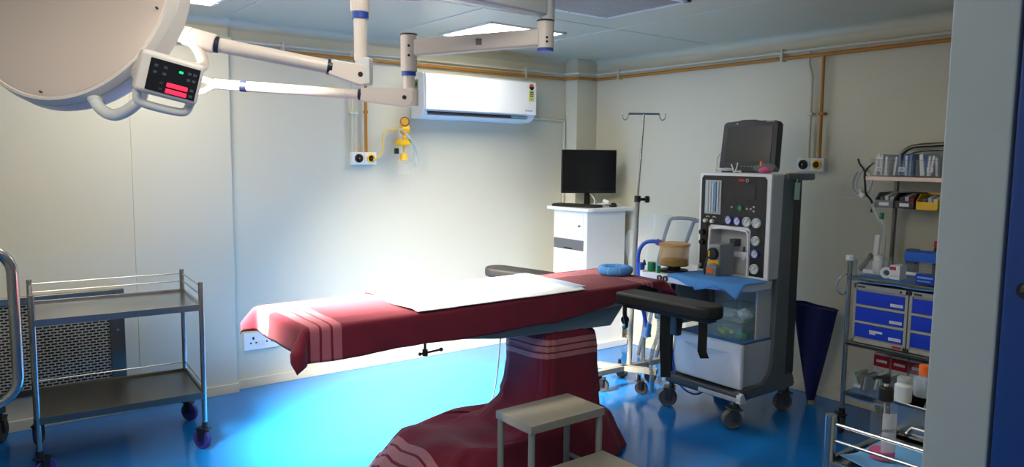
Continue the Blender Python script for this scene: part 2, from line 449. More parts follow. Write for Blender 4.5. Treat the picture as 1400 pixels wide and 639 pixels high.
# gas outlet boxes
def outlet(parent, c, n, col):
    Mx = basis(n)
    b = MB(); b.lathe([(.030, 0), (.030, .008), (.024, .012), (.021, .012), (.021, .003)], c, Mx, 24); b.build('outlet_ring', col, parent)
    b = MB(); b.lathe([(.0, .004), (.021, .004)], c, Mx, 20); b.build('outlet_socket', BLACK, parent)
    b = MB(); b.lathe([(.0, .014), (.008, .014), (.010, .004)], c, Mx, 16); b.build('outlet_valve', STEEL, parent)
t = thing('gas_outlet_box', 'white double gas outlet box on the wall beside the yellow regulator', 'outlet', (2.287, YB, 1.49))
b = MB(); b.box(2.196, 2.286, YB - .045, YB - .001, 1.448, 1.535, .004); b.box(2.288, 2.378, YB - .045, YB - .001, 1.448, 1.535, .004); b.build('housing', WHITE, t)
outlet(t, V((2.243, YB - .045, 1.492)), (0, -1, 0), BLACK); outlet(t, V((2.333, YB - .045, 1.492)), (0, -1, 0), YELLOW)
t = thing('gas_outlet_box', 'grey white double gas outlet box on the wall beside the patient monitor', 'outlet', (XR, 2.6, 1.48))
b = MB(); b.box(XR - .045, XR - .001, 2.602, 2.693, 1.440, 1.523, .004); b.box(XR - .045, XR - .001, 2.508, 2.600, 1.440, 1.523, .004); b.build('housing', OFFW, t)
outlet(t, V((XR - .045, 2.648, 1.482)), (-1, 0, 0), BLACK); outlet(t, V((XR - .045, 2.554, 1.482)), (-1, 0, 0), YELLOW)

# suction regulator with jar
t = thing('suction_regulator', 'yellow wall suction regulator with clear jar and looped tubing', 'regulator', (2.57, YB, 1.55))
yc = YB - .09
b = MB(); b.cyl((2.575, YB - .002, 1.70), (2.575, yc, 1.70), .012); b.lathe([(0, -.03), (.028, -.03), (.034, -.012), (.034, .012), (.028, .03), (0, .03)], (2.575, yc, 1.70), basis((1, 0, 0)), 20)
b.cyl((2.575, yc, 1.70), (2.573, yc, 1.60), .010); b.sphere((2.573, yc, 1.645), .018); b.build('regulator_body', YELLOW, t)
b = MB(); b.lathe([(0, -.012), (.032, -.012), (.034, .012), (.030, .014), (0, .010)], (2.565, yc - .02, 1.752), basis((-.45, -1, 0)), 24, mi=0)
b.lathe([(0, .0145), (.026, .0145)], (2.565, yc - .02, 1.752), basis((-.45, -1, 0)), 20, mi=1); b.cyl((2.567, yc, 1.71), (2.566, yc, 1.73), .008, mi=0); b.build('gauge', [STEELD, mat('gauge_orange', (226, 160, 40), .5)], t)
b = MB(); b.lathe([(0, .03), (.035, .03), (.055, .02), (.055, -.004), (.04, -.012), (0, -.012)], (2.56, yc, 1.595), None, 24); b.lathe([(0, 0), (.02, 0), (.028, -.02), (.028, -.05), (0, -.055)], (2.57, yc, 1.53), None, 16)
b.cyl((2.57, yc, 1.535), (2.57, yc, 1.6), .008); b.build('jar_lid', YELLOW, t)
b = MB(); b.lathe([(.045, .0), (.045, -.19), (.042, -.205), (0, -.205)], (2.572, yc, 1.585), None, 24); b.lathe([(.042, -.19), (.0, -.19)], (2.572, yc, 1.585), None, 24); b.build('jar', CLEAR, t)
b = MB(); b.lathe([(0, -.02), (.016, -.02), (.016, .02), (0, .02)], (2.60, yc - .02, 1.612), basis((1, -.3, .4)), 14); b.build('green_knob', GREEN, t)
b = MB(); b.box(2.495, 2.52, yc - .02, yc + .01, 1.525, 1.565, .004); b.build('valve_block', BLACK, t)
b = MB(); b.tube([(2.345, YB - .06, 1.485), (2.39, YB - .07, 1.50), (2.42, YB - .06, 1.56), (2.425, YB - .06, 1.66), (2.435, YB - .06, 1.69), (2.50, YB - .06, 1.695), (2.55, yc, 1.69)], .0055, 8, smooth=2); b.build('supply_hose', mat('yellow_hose', (236, 196, 90), .5), t)
b = MB(); b.tube([(2.55, yc - .03, 1.63), (2.51, yc - .04, 1.67), (2.50, yc - .04, 1.70), (2.53, yc - .05, 1.70), (2.60, yc - .05, 1.63), (2.655, yc - .03, 1.55), (2.68, yc - .02, 1.48), (2.655, yc - .02, 1.42), (2.635, yc - .03, 1.47), (2.63, yc - .04, 1.56), (2.60, yc - .05, 1.60)], .006, 8, smooth=2)
b.tube([(2.62, yc - .03, 1.50), (2.57, yc - .055, 1.475), (2.53, yc - .04, 1.465)], .004, 6, smooth=1); b.build('tubing', FROST, t)

# wall socket plate
t = thing('wall_socket', 'white double power socket plate low on the wall behind the table end', 'socket', (1.553, YB, .305))
b = MB(); b.box(1.442, 1.668, YB - .016, YB - .001, .247, .360, .004); b.build('plate', WHITE, t)
for cx in (1.503, 1.607):
    b = MB()
    b.box(cx - .006, cx + .006, YB - .0175, YB - .015, .315, .333)
    for k in (-1, 1): b.box(cx + k * .017 - .005, cx + k * .017 + .005, YB - .0175, YB - .015, .288, .299)
    b.build('socket_holes', BLACK, t)
for cx in (1.54, 1.567):
    b = MB(); b.box(cx - .010, cx + .010, YB - .021, YB - .014, .272, .304, .002); b.build('switch', OFFW, t)

# ------------------------------------------------------------------ air conditioner
t = thing('air_conditioner', 'white split air conditioner mounted high on the back wall', 'air conditioner', (3.18, YB, 1.95))
ax0, ax1 = 2.675, 3.685
b = MB(); b.prism([(YB - .001, 2.105), (4.60, 2.105), (4.57, 2.09), (4.562, 1.86), (4.585, 1.812), (4.63, 1.785), (YB - .001, 1.78)], 0, ax0, ax1, .008); b.build('body', WHITE, t)
b = MB(); b.prism([(4.575, 2.098), (4.555, 2.09), (4.548, 2.06), (4.546, 1.845), (4.553, 1.838), (4.565, 1.838)], 0, ax0 + .008, ax1 - .006, .004); b.build('front_panel', mat('ac_gloss_white', (240, 243, 246), .16, var=.01), t)
Ml = Matrix.Rotation(R(-38), 3, 'X')
b = MB(); b.obox((3.08, 4.573, 1.822), (.74, .006, .022), Ml); b.build('air_slot', BLACK, t)
b = MB(); b.obox((3.53, 4.5725, 1.822), (.16, .006, .02), Ml); b.build('slot_end', mat('ac_teal_grey', (110, 150, 156), .4), t)
b = MB(); b.obox((3.16, 4.586, 1.806), (.89, .012, .012), Ml, .003); b.build('louver', OFFW, t)
for k in range(6):
    b = MB(); b.obox((2.80 + k * .115, 4.568, 1.823), (.012, .004, .018), Ml @ Matrix.Rotation(R(25), 3, 'Y')); b.build('vane', VENTD, t)
b = MB(); b.lathe([(0, .0012), (.024, .0012)], (3.628, 4.5458, 2.055), basis((0, -1, 0)), 24); b.build('rating_dial', RED, t)
b = MB(); b.lathe([(0, .0016), (.024, .0016)], (3.628, 4.5458, 2.055), basis((0, -1, 0)), 12, a0=PI, a1=2 * PI); b.build('dial_half', BLACK, t)
b = MB(); b.box(3.603, 3.653, 4.5435, 4.5455, 1.945, 2.03); b.build('rating_label', mat('label_lime', (206, 214, 110), .5), t)
b = MB()
for z, w in ((2.015, .030), (2.0, .036), (1.985, .026), (1.96, .008)): b.box(3.628 - w / 2, 3.628 + w / 2, 4.5422, 4.544, z - .0045, z + .0045)
b.build('label_print', MACHD, t)
b = MB()
for k in range(5):
    a = PI * (k + .5) / 5; b.box(3.628 + .014 * math.cos(a) - .0025, 3.628 + .014 * math.cos(a) + .0025, 4.5425, 4.5445, 2.055 + .014 * math.sin(a) - .0025, 2.055 + .014 * math.sin(a) + .0025)
b.build('star_marks', YELLOW, t)
text_mesh('Haier', .03, lambda x, y: (3.15 + x, 4.5440, 1.972 + y), 'maker_mark', MACHL, t)
text_mesh('Inverter', .022, lambda x, y: (3.605 + x, 4.5440, 1.872 + y), 'lettering', MACHD, t)
text_mesh('Turbo Cool', .016, lambda x, y: (2.78 + x, 4.5440, 1.872 + y), 'lettering', mat('faint_gold', (214, 206, 190), .5), t)
b = MB(); b.box(2.6735, 2.6755, 4.645, 4.69, 1.99, 2.055); b.build('side_sticker', mat('sticker_green', (120, 150, 40), .5), t)
b = MB(); b.lathe([(0, .001), (.017, .001)], (2.6735, 4.667, 2.022), basis((-1, 0, 0)), 16); b.build('sticker_dot', mat('sticker_navy', (30, 60, 70), .5), t)

# ------------------------------------------------------------------ surgical lamps
def hub_ring(b, p0, p1, r, mi=0): b.cyl(p0, p1, r, n=24, mi=mi)
t = thing('surgical_light', 'large round surgical lamp with grey back and lit red control display', 'surgical lamp', (1.15, 2.05, H))
Cc = V((.305, 2.571, 1.977)); nb = V((-.714, -.636, .292)).normalized(); Mb = basis(nb)
RR = .33
b = MB(); b.lathe([(0, .026), (.12, .024), (.22, .018), (.30, .007), (RR - .004, -.002), (RR, -.008), (RR, -.014)], Cc, Mb, 72); b.build('back_cover', LAMPG, t)
b = MB(); b.lathe([(RR - .002, -.004), (RR + .006, -.006), (RR + .010, -.016), (RR + .013, -.030)], Cc, Mb, 72, mi=0)
b.lathe([(RR + .013, -.030), (RR + .009, -.034), (RR + .013, -.038)], Cc, Mb, 72, mi=1)
b.lathe([(RR + .013, -.038), (RR + .014, -.075), (RR + .006, -.092), (RR - .02, -.098)], Cc, Mb, 72, mi=0); b.build('rim', [LAMPW, MACHL], t)
b = MB(); b.lathe([(0, -.092), (.2, -.096), (RR - .018, -.096)], Cc, Mb, 64); b.build('lens', LENS, t)
for p in ((0.4951, 2.3286, 1.9138), (0.2212, 2.5263, 1.6746)):
    p = V(p)
    b = MB(); b.cyl(p + nb * .004, p + nb * .011, .003, n=10); b.build('screw', MACHD, t)
def rimp(a, dr, h):   # point on the rim: angle, extra radius, height along axis
    return Cc + Mb @ V(((RR + dr) * math.cos(a), (RR + dr) * math.sin(a), h))
def rim_angle(p):
    q = Mb.transposed() @ (V(p) - Cc); return math.atan2(q.y, q.x)
a1, a2 = rim_angle((.243, 2.333, 1.642)), rim_angle((.43, 2.23, 1.69))
if a2 - a1 > PI: a2 -= 2 * PI
if a1 - a2 > PI: a2 += 2 * PI
da = a2 - a1
for off in (0.0, 2.3):
    b = MB()
    pts = [rimp(a1 + off, .005, -.04), rimp(a1 + off + da * .06, .045, -.04), rimp(a1 + off + da * .25, .088, -.04), rimp(a1 + off + da * .5, .096, -.04), rimp(a1 + off + da * .75, .088, -.04), rimp(a1 + off + da * .94, .045, -.04), rimp(a1 + off + da, .005, -.04)]
    b.tube(pts, .017, 12, smooth=2); 
    for a in (a1 + off + da * .02, a1 + off + da * .98): b.sphere(rimp(a, .008, -.04), .022, (1, 1, 1))
    b.build('handle', OFFW, t)
# control panel box on the rim
pc = V((.494, 2.238, 1.701)); fx = V((.797, -.604, .01)); fz = V((.053, .087, .995)); fn = -V((.602, .792, -.101))
ang = R(-12)
ux = fx * math.cos(ang) + fz * math.sin(ang); uz = fz * math.cos(ang) - fx * math.sin(ang)
# turn the face a little to the right
yw = R(33); un = fn.normalized()
ux2 = (ux * math.cos(yw) - un * math.sin(yw)).normalized(); un2 = (un * math.cos(yw) + ux * math.sin(yw)).normalized(); un2 = (un2 - uz * .12).normalized()
ux2 = uz.cross(un2).normalized(); uz2 = un2.cross(ux2)
Mp = Matrix((ux2, uz2, un2)).transposed()
b = MB(); b.obox(pc + Mp @ V((0, .014, -.02)), (.165, .118, .075), Mp, .014, seg=3); cpn = b.build('control_panel', LAMPW, t)
b = MB(); b.obox(pc + Mp @ V((.008, .012, .018)), (.128, .088, .002), Mp, .0008); b.build('display', mat('display_black', (22, 24, 30), .25), cpn)
b = MB()
for z in (-.010, -.027): b.obox(pc + Mp @ V((.022, z + .004, .020)), (.054, .0115, .002), Mp, .0006)
b.build('red_bar', REDLED, cpn)
b = MB(); b.obox(pc + Mp @ V((.024, .036, .0198)), (.010, .006, .002), Mp); b.build('green_lamp', GREENLED, cpn)
b = MB()
for x in (-.040, -.016, .046, .060):
    for z in (.038, .020, -.006, -.022):
        if x in (.046, .060) and z < 0 and x == .046: continue
        b.obox(pc + Mp @ V((x if z > 0 or x > 0 else -.018, z, .0195)), (.009, .007, .0015), Mp, .0004)
b.build('panel_button', mat('button_grey', (74, 80, 92), .4), cpn)
b = MB(); b.tube([pc + Mp @ V((-.068, -.040, -.02)), pc + Mp @ V((-.066, -.066, -.02)), pc + Mp @ V((-.05, -.076, -.02)), pc + Mp @ V((.05, -.076, -.02)), pc + Mp @ V((.066, -.066, -.02)), pc + Mp @ V((.07, -.040, -.02))], .012, 12, smooth=2); b.build('panel_handle', OFFW, cpn)
b = MB(); ra = rim_angle(pc - V((0, 0, .0))); b.cyl(rimp(ra, -.01, -.05), pc + Mp @ V((-.07, .0, -.03)), .022, n=16); b.build('panel_bracket', LAMPW, t)
# yoke and spring arm
b = MB(); b.tube([rimp(rim_angle((.573, 2.52, 1.914)), -.02, -.055), (.575, 2.515, 1.883), (.62, 2.479, 1.868)], .028, 16, smooth=1); b.cyl((.60, 2.495, 1.872), (.684, 2.427 + .02, 1.848), .030, n=20, bev=.006)
b.tube([(.612, 2.486, 1.862), (.632, 2.468, 1.836), (.645, 2.455, 1.80), (.640, 2.43, 1.77), (.56, 2.33, 1.75)], .017, 12, smooth=2); b.build('yoke', ARMW, t)
J0, J1, J2 = V((.684, 2.445, 1.847)), V((1.009, 2.363 - .03, 1.797)), V((1.099, 2.293, 1.778))
J1 = J0.lerp(J2, .78)
b = MB(); b.cyl(J0, J1, .0225, n=24); sa = b.build('spring_arm', ARMW, t)
b = MB(); d = (J2 - J0).normalized(); b.cyl(J0 - d * .006, J0 + d * .008, .0255, n=24); b.build('arm_band', NAVYR, sa)
b = MB(); b.cyl(J1 - d * .008, J1 + d * .008, .0255, n=24); b.build('arm_band', NAVYR, sa)
def arm_end(J1, J2, par):
    d = (J2 - J1); b = MB(); side = V((-d.y, d.x, 0)).normalized(); up = side.cross(d.normalized()) * 1
    if up.z < 0: up = -up
    dn = d.normalized(); L_ = d.length
    pr = [(0, .024), (L_ * .5, .030), (L_, .034)]
    pts = [(0, -.024), (L_, -.034)] + [(L_ + .034 * math.sin(a), -.034 * math.cos(a)) for a in [PI * k / 8 for k in range(1, 8)]] + [(L_, .034), (0, .024)]
    tb = bmesh.new(); A = [tb.verts.new(J1 + dn * u + up * w - side * .022) for u, w in pts]; B = [tb.verts.new(J1 + dn * u + up * w + side * .022) for u, w in pts]
    tb.faces.new(A); tb.faces.new(B[::-1])
    for i in range(len(pts)): tb.faces.new((A[i], B[i], B[(i + 1) % len(pts)], A[(i + 1) % len(pts)]))
    bmesh.ops.recalc_face_normals(tb, faces=tb.faces)
    bmesh.ops.bevel(tb, geom=list(tb.edges) + list(tb.verts), offset=.004, segments=2, profile=.5, affect='EDGES')
    b._join(tb, 0); o = b.build('arm_joint', ARMW, par)
    for k in (-1, 1):
        b = MB(); b.cyl(J2 + side * k * .020, J2 + side * k * .0245, .008, n=14); b.build('joint_pin', BLACK, o)
arm_end(J1, J2 - V((0, 0, .006)), t)
P = V((1.104, 2.295, 0))
b = MB(); b.obox((P.x + .012, P.y, 1.785), (.05, .058, .09), Matrix.Rotation(R(-38), 3, 'Z'), .008); b.build('fork', MACHL, t)
b = MB(); b.cyl((P.x, P.y, 1.82), (P.x, P.y, 1.96), .0215, n=24); b.build('lower_pole', ARMW, t)
b = MB(); b.cyl((P.x, P.y, 1.955), (P.x, P.y, 1.975), .0275, n=24); b.build('pole_band', BLUER, t)
b = MB(); b.cyl((P.x, P.y, 1.975), (P.x, P.y, 2.115), .031, n=24, bev=.004); b.build('upper_pole', ARMW, t)
HUB = V((1.15, 2.05, 0))
b = MB(); b.cyl((HUB.x, HUB.y, 2.10), (P.x, P.y, 2.115), .03, n=20); b.build('extension_arm', ARMW, t)
b = MB(); b.cyl((HUB.x, HUB.y, 1.99), (HUB.x, HUB.y, H - .03), .05, n=28); b.lathe([(0, -.035), (.09, -.035), (.13, -.02), (.14, 0)], (HUB.x, HUB.y, H), None, 32); b.build('ceiling_mount', ARMW, t)

t2 = thing('surgical_light', 'second surgical lamp on bent arms hidden behind the large round lamp', 'surgical lamp', (1.15, 2.05, 2.0))
C2 = V((.452, 3.30, 1.945)); n2 = V((-.66, -.10, .74)).normalized(); M2 = basis(n2)
b = MB(); b.lathe([(0, .03), (.15, .026), (.24, .008), (.26, -.012)], C2, M2, 56); b.build('back_cover', LAMPG, t2)
b = MB(); b.lathe([(.258, -.010), (.272, -.02), (.275, -.06), (.262, -.082), (.25, -.086)], C2, M2, 56); b.build('rim', LAMPW, t2)
b = MB(); b.lathe([(0, -.078), (.25, -.082)], C2, M2, 48); b.build('lens', LENS, t2)
b = MB(); b.cyl((.825, 2.878, 1.763), (.80, 2.898, 1.766), .018, n=16); b.tube([(.80, 2.898, 1.768), (.76, 2.932, 1.787), (.72, 2.97, 1.79), (.64, 3.06, 1.80), (.60, 3.13, 1.83)], .011, 10, smooth=2)
b.tube([(.80, 2.898, 1.758), (.76, 2.93, 1.735), (.72, 2.96, 1.727), (.64, 3.06, 1.75), (.60, 3.13, 1.80)], .010, 10, smooth=2); b.build('yoke', ARMW, t2)
K0, K2 = V((.825, 2.878, 1.763)), V((1.365, 2.465, 1.722)); K1 = K0.lerp(K2, .76)
b = MB(); b.cyl(K0, K1, .0185, n=20); sa = b.build('spring_arm', ARMW, t2)
dk = (K2 - K0).normalized()
kb = K0.lerp(K2, .115)
b = MB(); b.cyl(kb - dk * .012, kb + dk * .012, .0205, n=20); b.build('arm_band', NAVYR, sa)
b = MB(); b.cyl(K1 - dk * .011, K1 + dk * .011, .0215, n=20); b.build('arm_band', NAVYR, sa)
arm_end(K1, K2, t2)
Q = V((1.379, 2.462, 0)); S = V((1.764, 2.133, 0))
b = MB(); b.cyl((Q.x + .008, Q.y - .006, 1.69), (Q.x + .008, Q.y - .006, 1.757), .026, n=20, bev=.006); b.build('fork', ARMW, t2)
b = MB(); b.cyl((Q.x, Q.y, 1.75), (Q.x, Q.y, 1.805), .021, n=24); b.build('lower_pole', ARMW, t2)
b = MB(); b.cyl((Q.x, Q.y, 1.803), (Q.x, Q.y, 1.818), .0265, n=24); b.build('pole_band', BLUER, t2)
b = MB(); b.cyl((Q.x, Q.y, 1.818), (Q.x, Q.y, 1.952), .0305, n=24, bev=.004); b.cyl((Q.x, Q.y, 1.951), (Q.x, Q.y, 1.956), .032, n=24, mi=1)
dv = (V((0, 0, 1.5)) - V((Q.x, Q.y, 1.88))); dv.z = 0; dv.normalize()
for z in (1.875, 1.91): b.cyl(V((Q.x, Q.y, z)) + dv * .029, V((Q.x, Q.y, z)) + dv * .032, .005, n=10, mi=1)
b.build('upper_pole', [ARMW, BLACK], t2)
# flat horizontal arm between the two posts
def beam(p0, p1, h, w, name, m, par, z0, z1):
    d = V((p1.x - p0.x, p1.y - p0.y, 0)); ln = d.length; d.normalize(); sd = V((-d.y, d.x, 0)); b = MB(); tb = bmesh.new(); rg = []
    for u, z in ((.02, z0), (ln - .02, z1)):
        c = V((p0.x, p0.y, z)) + d * u
        rg.append([tb.verts.new(c + sd * w * a + V((0, 0, h * e))) for a, e in ((-.5, -.5), (.5, -.5), (.5, .5), (-.5, .5))])
    tb.faces.new(rg[0]); tb.faces.new(rg[1][::-1])
    for i in range(4): tb.faces.new((rg[0][i], rg[1][i], rg[1][(i + 1) % 4], rg[0][(i + 1) % 4]))
    bmesh.ops.recalc_face_normals(tb, faces=tb.faces)
    bmesh.ops.bevel(tb, geom=list(tb.edges) + list(tb.verts), offset=.008, segments=3, profile=.5, affect='EDGES'); b._join(tb, 0)
    return b.build(name, m, par)
ea = beam(Q, S, .062, .045, 'extension_arm', ARMW, t2, 1.905, 1.943)
mid = Q.lerp(S, .52); dd = (S - Q).normalized(); sd = V((dd.y, -dd.x, 0))
if sd.dot(dv) < 0: sd = -sd
b = MB(); b.obox(V((mid.x, mid.y, 1.925)) + sd * .0228, (.022, .0015, .024), Matrix((dd, sd, V((0, 0, 1)))).transposed()); b.build('badge', MACHG, ea)
b = MB(); b.cyl((S.x, S.y, 1.905), (S.x, S.y, 2.0), .031, n=28); b.cyl((S.x, S.y, 1.893), (S.x, S.y, 1.906), .030, n=28, mi=1)
b.cyl((S.x, S.y, 2.0), (S.x, S.y, 2.004), .0325, n=28, mi=2)
for z, o in ((1.925, .0), (1.94, .0)): b.cyl(V((S.x, S.y, z)) + dv * .029, V((S.x, S.y, z)) + dv * .033, .0045, n=10, mi=2)
b.build('lower_pole', [ARMW, BLUER, BLACK], t2)
b = MB(); b.cyl((S.x, S.y, 2.004), (S.x, S.y, 2.115), .034, n=28, bev=.006); b.build('upper_pole', MACHL, t2)
ea = beam(HUB, S, .075, .06, 'extension_arm', MACHL, t2, 2.055, 2.055)

def area(name, loc, d, size, power, spread, col=(1, .90, .75), par=None):
    l = bpy.data.lights.new(name, 'AREA'); l.shape = 'DISK'; l.size = size; l.energy = power; l.spread = R(spread); l.color = col
    o = bpy.data.objects.new(name, l); COL.objects.link(o)
    o.rotation_euler = V(d).to_track_quat('-Z', 'Y').to_euler()
    if par: o.parent = par; o.location = V(loc) - par.location
    else: o.location = loc
    return o
area('lamp_beam', Cc - nb * .105, (.76, .49, -.52), .56, 36, 46, par=t)
area('lamp_beam', C2 - n2 * .095, -n2, .46, 108, 56, par=t2)

# ------------------------------------------------------------------ return air grille
t = thing('return_air_grille', 'perforated dark steel return air grille low on the rear wall', 'grille', (.3, YL, .45))
b = MB(); b.box(-.2, .675, YL - .018, YL - .012, .215, .71); b.build('perforated_sheet', PERF, t)
b = MB(); b.box(.675, .752, YL - .03, YL - .001, .19, .735, .003); b.box(-.2, .675, YL - .026, YL - .001, .19, .225, .003); b.build('frame', STEELD, t)
b = MB(); b.box(-.2, .752, YL - .045, YL - .001, .70, .738, .004); b.build('top_rail', STEEL, t)
for x in (.42, .60, .70):
    b = MB(); b.cyl((x, YL - .049, .715), (x, YL - .044, .715), .007, n=10); b.build('screw', MACHD, t)
b = MB(); b.cyl((.715, YL - .034, .5), (.715, YL - .029, .5), .006, n=10); b.build('screw', CHROME, t)

# ------------------------------------------------------------------ instrument trolley (left)
t = thing('instrument_trolley', 'two tier stainless steel trolley with guard rails by the rear wall', 'trolley', (.625, 4.125, 0))
def steel_trolley(t, x0, x1, y0, y1, top=.868, tray=.745, low=.29, wm=WHEELB, pr=.0125, front_open=('y0',), dirs=(0.6, 2.2, -.9, 1.2)):
    cs = [(x0, y0), (x1, y0), (x1, y1), (x0, y1)]
    for x, y in cs:
        b = MB(); b.cyl((x, y, .14), (x, y, top), pr, n=16, bev=.002); b.build('post', STEEL, t)
    for z, nm in ((tray, 'top_tray'), (low, 'bottom_tray')):
        if z is None: continue
        b = MB(); b.box(x0, x1, y0, y1, z - .004, z, 0)
        for a in ((x0, x1, y0 - .011, y0 + .003), (x0, x1, y1 - .003, y1 + .011), (x0 - .011, x0 + .003, y0, y1), (x1 - .003, x1 + .011, y0, y1)):
            b.box(a[0], a[1], a[2], a[3], z - .022, z + .012, .003)
        b.build(nm, STEELD if nm == 'bottom_tray' else STEEL, t)
    sides = {'y0': ((x0, y0), (x1, y0)), 'y1': ((x0, y1), (x1, y1)), 'x0': ((x0, y0), (x0, y1)), 'x1': ((x1, y0), (x1, y1))}
    for k, (p, q) in sides.items():
        if k in front_open: continue
        for z in (top - .065, top - .022):
            b = MB(); b.cyl((p[0], p[1], z), (q[0], q[1], z), .0045, n=10); b.build('guard_rail', CHROME, t)
        if k == 'y1' and low:
            b = MB(); b.cyl((p[0], p[1], low + .05), (q[0], q[1], low + .05), .004, n=8); b.build('guard_rail', CHROME, t)
        if k == 'x1' and low:
            b = MB(); b.cyl((p[0], p[1], low + .05), (q[0], q[1], low + .05), .004, n=8); b.build('guard_rail', CHROME, t)
    for (x, y), d in zip(cs, dirs): castor(t, x, y, .052, wm, d, .145)
steel_trolley(t, .268, .982, 3.875, 4.375)
t.rotation_euler.z = R(-3.2)

# stretcher trolley, only its end frame shows at the left
t = thing('stretcher', 'steel tube end frame of a wheeled stretcher at the left edge', 'stretcher', (-.1, 4.0, 0))
def rrect(x0, x1, z0, z1, y, r, n=6):
    out = []
    for cx, cz, a0 in ((x1 - r, z1 - r, 0), (x0 + r, z1 - r, PI / 2), (x0 + r, z0 + r, PI), (x1 - r, z0 + r, 1.5 * PI)):
        for k in range(n + 1):
            a = a0 + PI / 2 * k / n; out.append((cx + r * math.cos(a), y, cz + r * math.sin(a)))
    return out
b = MB(); b.tube(rrect(-.55, .172, .505, 1.13, 3.5, .10), .021, 14, closed=True); b.build('end_frame', STEEL, t)
b = MB(); b.box(-.52, .06, 3.54, 4.58, .60, .64, .006); b.build('platform', STEELD, t)
b = MB(); b.box(-.50, .06, 3.56, 4.55, .20, .24, .006); b.box(-.50, .16, 4.50, 4.56, .17, .22, .006); b.build('base_frame', STEELD, t)
for x in (-.40, -.02):
    for y in (3.66, 4.45):
        b = MB(); b.cyl((x, y, .23), (x, y, .61), .02, n=14); b.build('leg', STEEL, t)
for x, y in ((-.45, 3.58), (.0, 3.58), (-.45, 4.53), (.13, 4.53)): castor(t, x, y, .065, RUBBER, 1.2, .19)

# ------------------------------------------------------------------ operating table
t = thing('operating_table', 'operating table with black arm boards under maroon drapes', 'operating table', (2.25, 2.95, 0))
TX0, TX1, TY0, TY1, TZ = 1.05, 3.08, 2.695, 3.215, .845
b = MB(); b.box(TX0, TX1, TY0 + .01, TY1 - .01, .765, .838, .018, seg=3); b.build('mattress', BLACKF, t)
b = MB(); b.prism([(1.10, .73), (1.72, .70), (2.0, .662), (2.72, .632), (2.815, .735), (2.90, .745), (2.90, .765), (1.10, .765)], 1, 2.715, 3.19, .004); b.build('frame', TABLEM, t)
b = MB(); b.box(1.15, 2.95, 2.690, 2.702, .735, .762, .002); b.box(1.15, 2.95, 3.208, 3.216, .735, .762, .002); b.build('side_rail', STEEL, t)
b = MB(); b.box(2.30, 2.60, 2.75, 3.0, .18, .64, .02); b.build('column', MACHD, t)
b = MB(); b.box(1.72, 2.60, 2.68, 3.02, .02, .13, .03); b.build('base', MACHD, t)
b = MB(); b.cyl((1.583, 2.694, .66), (1.583, 2.694, .735), .006, n=10); b.cyl((1.583, 2.694, .652), (1.583, 2.694, .680), .012, n=12); b.cyl((1.560, 2.694, .663), (1.655, 2.68, .672), .005, n=10); b.sphere((1.655, 2.68, .672), .009); b.sphere((1.558, 2.694, .663), .008); b.build('rail_clamp', BLACK, t)
def arm_board(p0, p1, w, z0, z1, name='arm_board'):
    p0, p1 = V(p0), V(p1); d = (p1 - p0); ln = d.length; d.normalize(); sd = V((-d.y, d.x))
    pts = [(0, -w / 2 * .92)] + [(ln - w / 2 + w / 2 * math.sin(a), -w / 2 * math.cos(a)) for a in [PI * k / 12 for k in range(13)]] + [(0, w / 2 * .92)]
    poly = [(p0.x + d.x * u + sd.x * q, p0.y + d.y * u + sd.y * q) for u, q in pts]
    b = MB(); b.prism(poly, 2, z0, z1, .016, seg=3); o = b.build(name, BLACKF, t)
    b = MB(); m0 = p0 + d * .02; m1 = p0 + d * (ln - .04)
    b.obox(((m0.x + m1.x) / 2, (m0.y + m1.y) / 2, z0 - .010), ((m1 - m0).length, .07, .018), Matrix((V((d.x, d.y, 0)), V((sd.x, sd.y, 0)), V((0, 0, 1)))).transposed(), .003); b.build('board_support', MACHD, o)
    return o
ab = arm_board((2.715, 2.62), (2.757, 2.055), .165, .775, .838)
def strap(pts, w, m, par, name='strap'):
    b = MB(); tb = bmesh.new(); rg = []
    for p, d in pts:
        p = V(p); d = V(d).normalized(); nrm = V((-d.y, d.x, 0)) * .002
        rg.append([tb.verts.new(p + d * w * k + nrm * e) for k, e in ((-.5, -1), (.5, -1), (.5, 1), (-.5, 1))])
    tb.faces.new(rg[0]); tb.faces.new(rg[-1][::-1])
    for a, c in zip(rg, rg[1:]):
        for i in range(4): tb.faces.new((a[i], c[i], c[(i + 1) % 4], a[(i + 1) % 4]))
    bmesh.ops.recalc_face_normals(tb, faces=tb.faces); b._join(tb, 0); return b.build(name, m, par)
sx = (.8, -.6, 0)
strap([((2.735, 2.135, .765), sx), ((2.735, 2.133, .70), sx), ((2.73, 2.13, .62), sx), ((2.745, 2.125, .585), (.8, -.55, -.0))], .042, BLACKF, ab)
strap([((2.735, 2.36, .765), sx), ((2.735, 2.36, .62), sx), ((2.74, 2.355, .50), sx), ((2.742, 2.352, .44), sx)], .05, BLACKF, ab)
b = MB(); b.tube([(2.66, 2.56, .77), (2.66, 2.56, .72), (2.70, 2.58, .66), (2.72, 2.62, .64)], .011, 10, smooth=1); b.cyl((2.68, 2.585, .69), (2.70, 2.585, .69), .02, n=12); b.build('board_clamp', BLACK, ab)
arm_board((2.70, 3.20), (2.60, 3.66), .165, .79, .848)

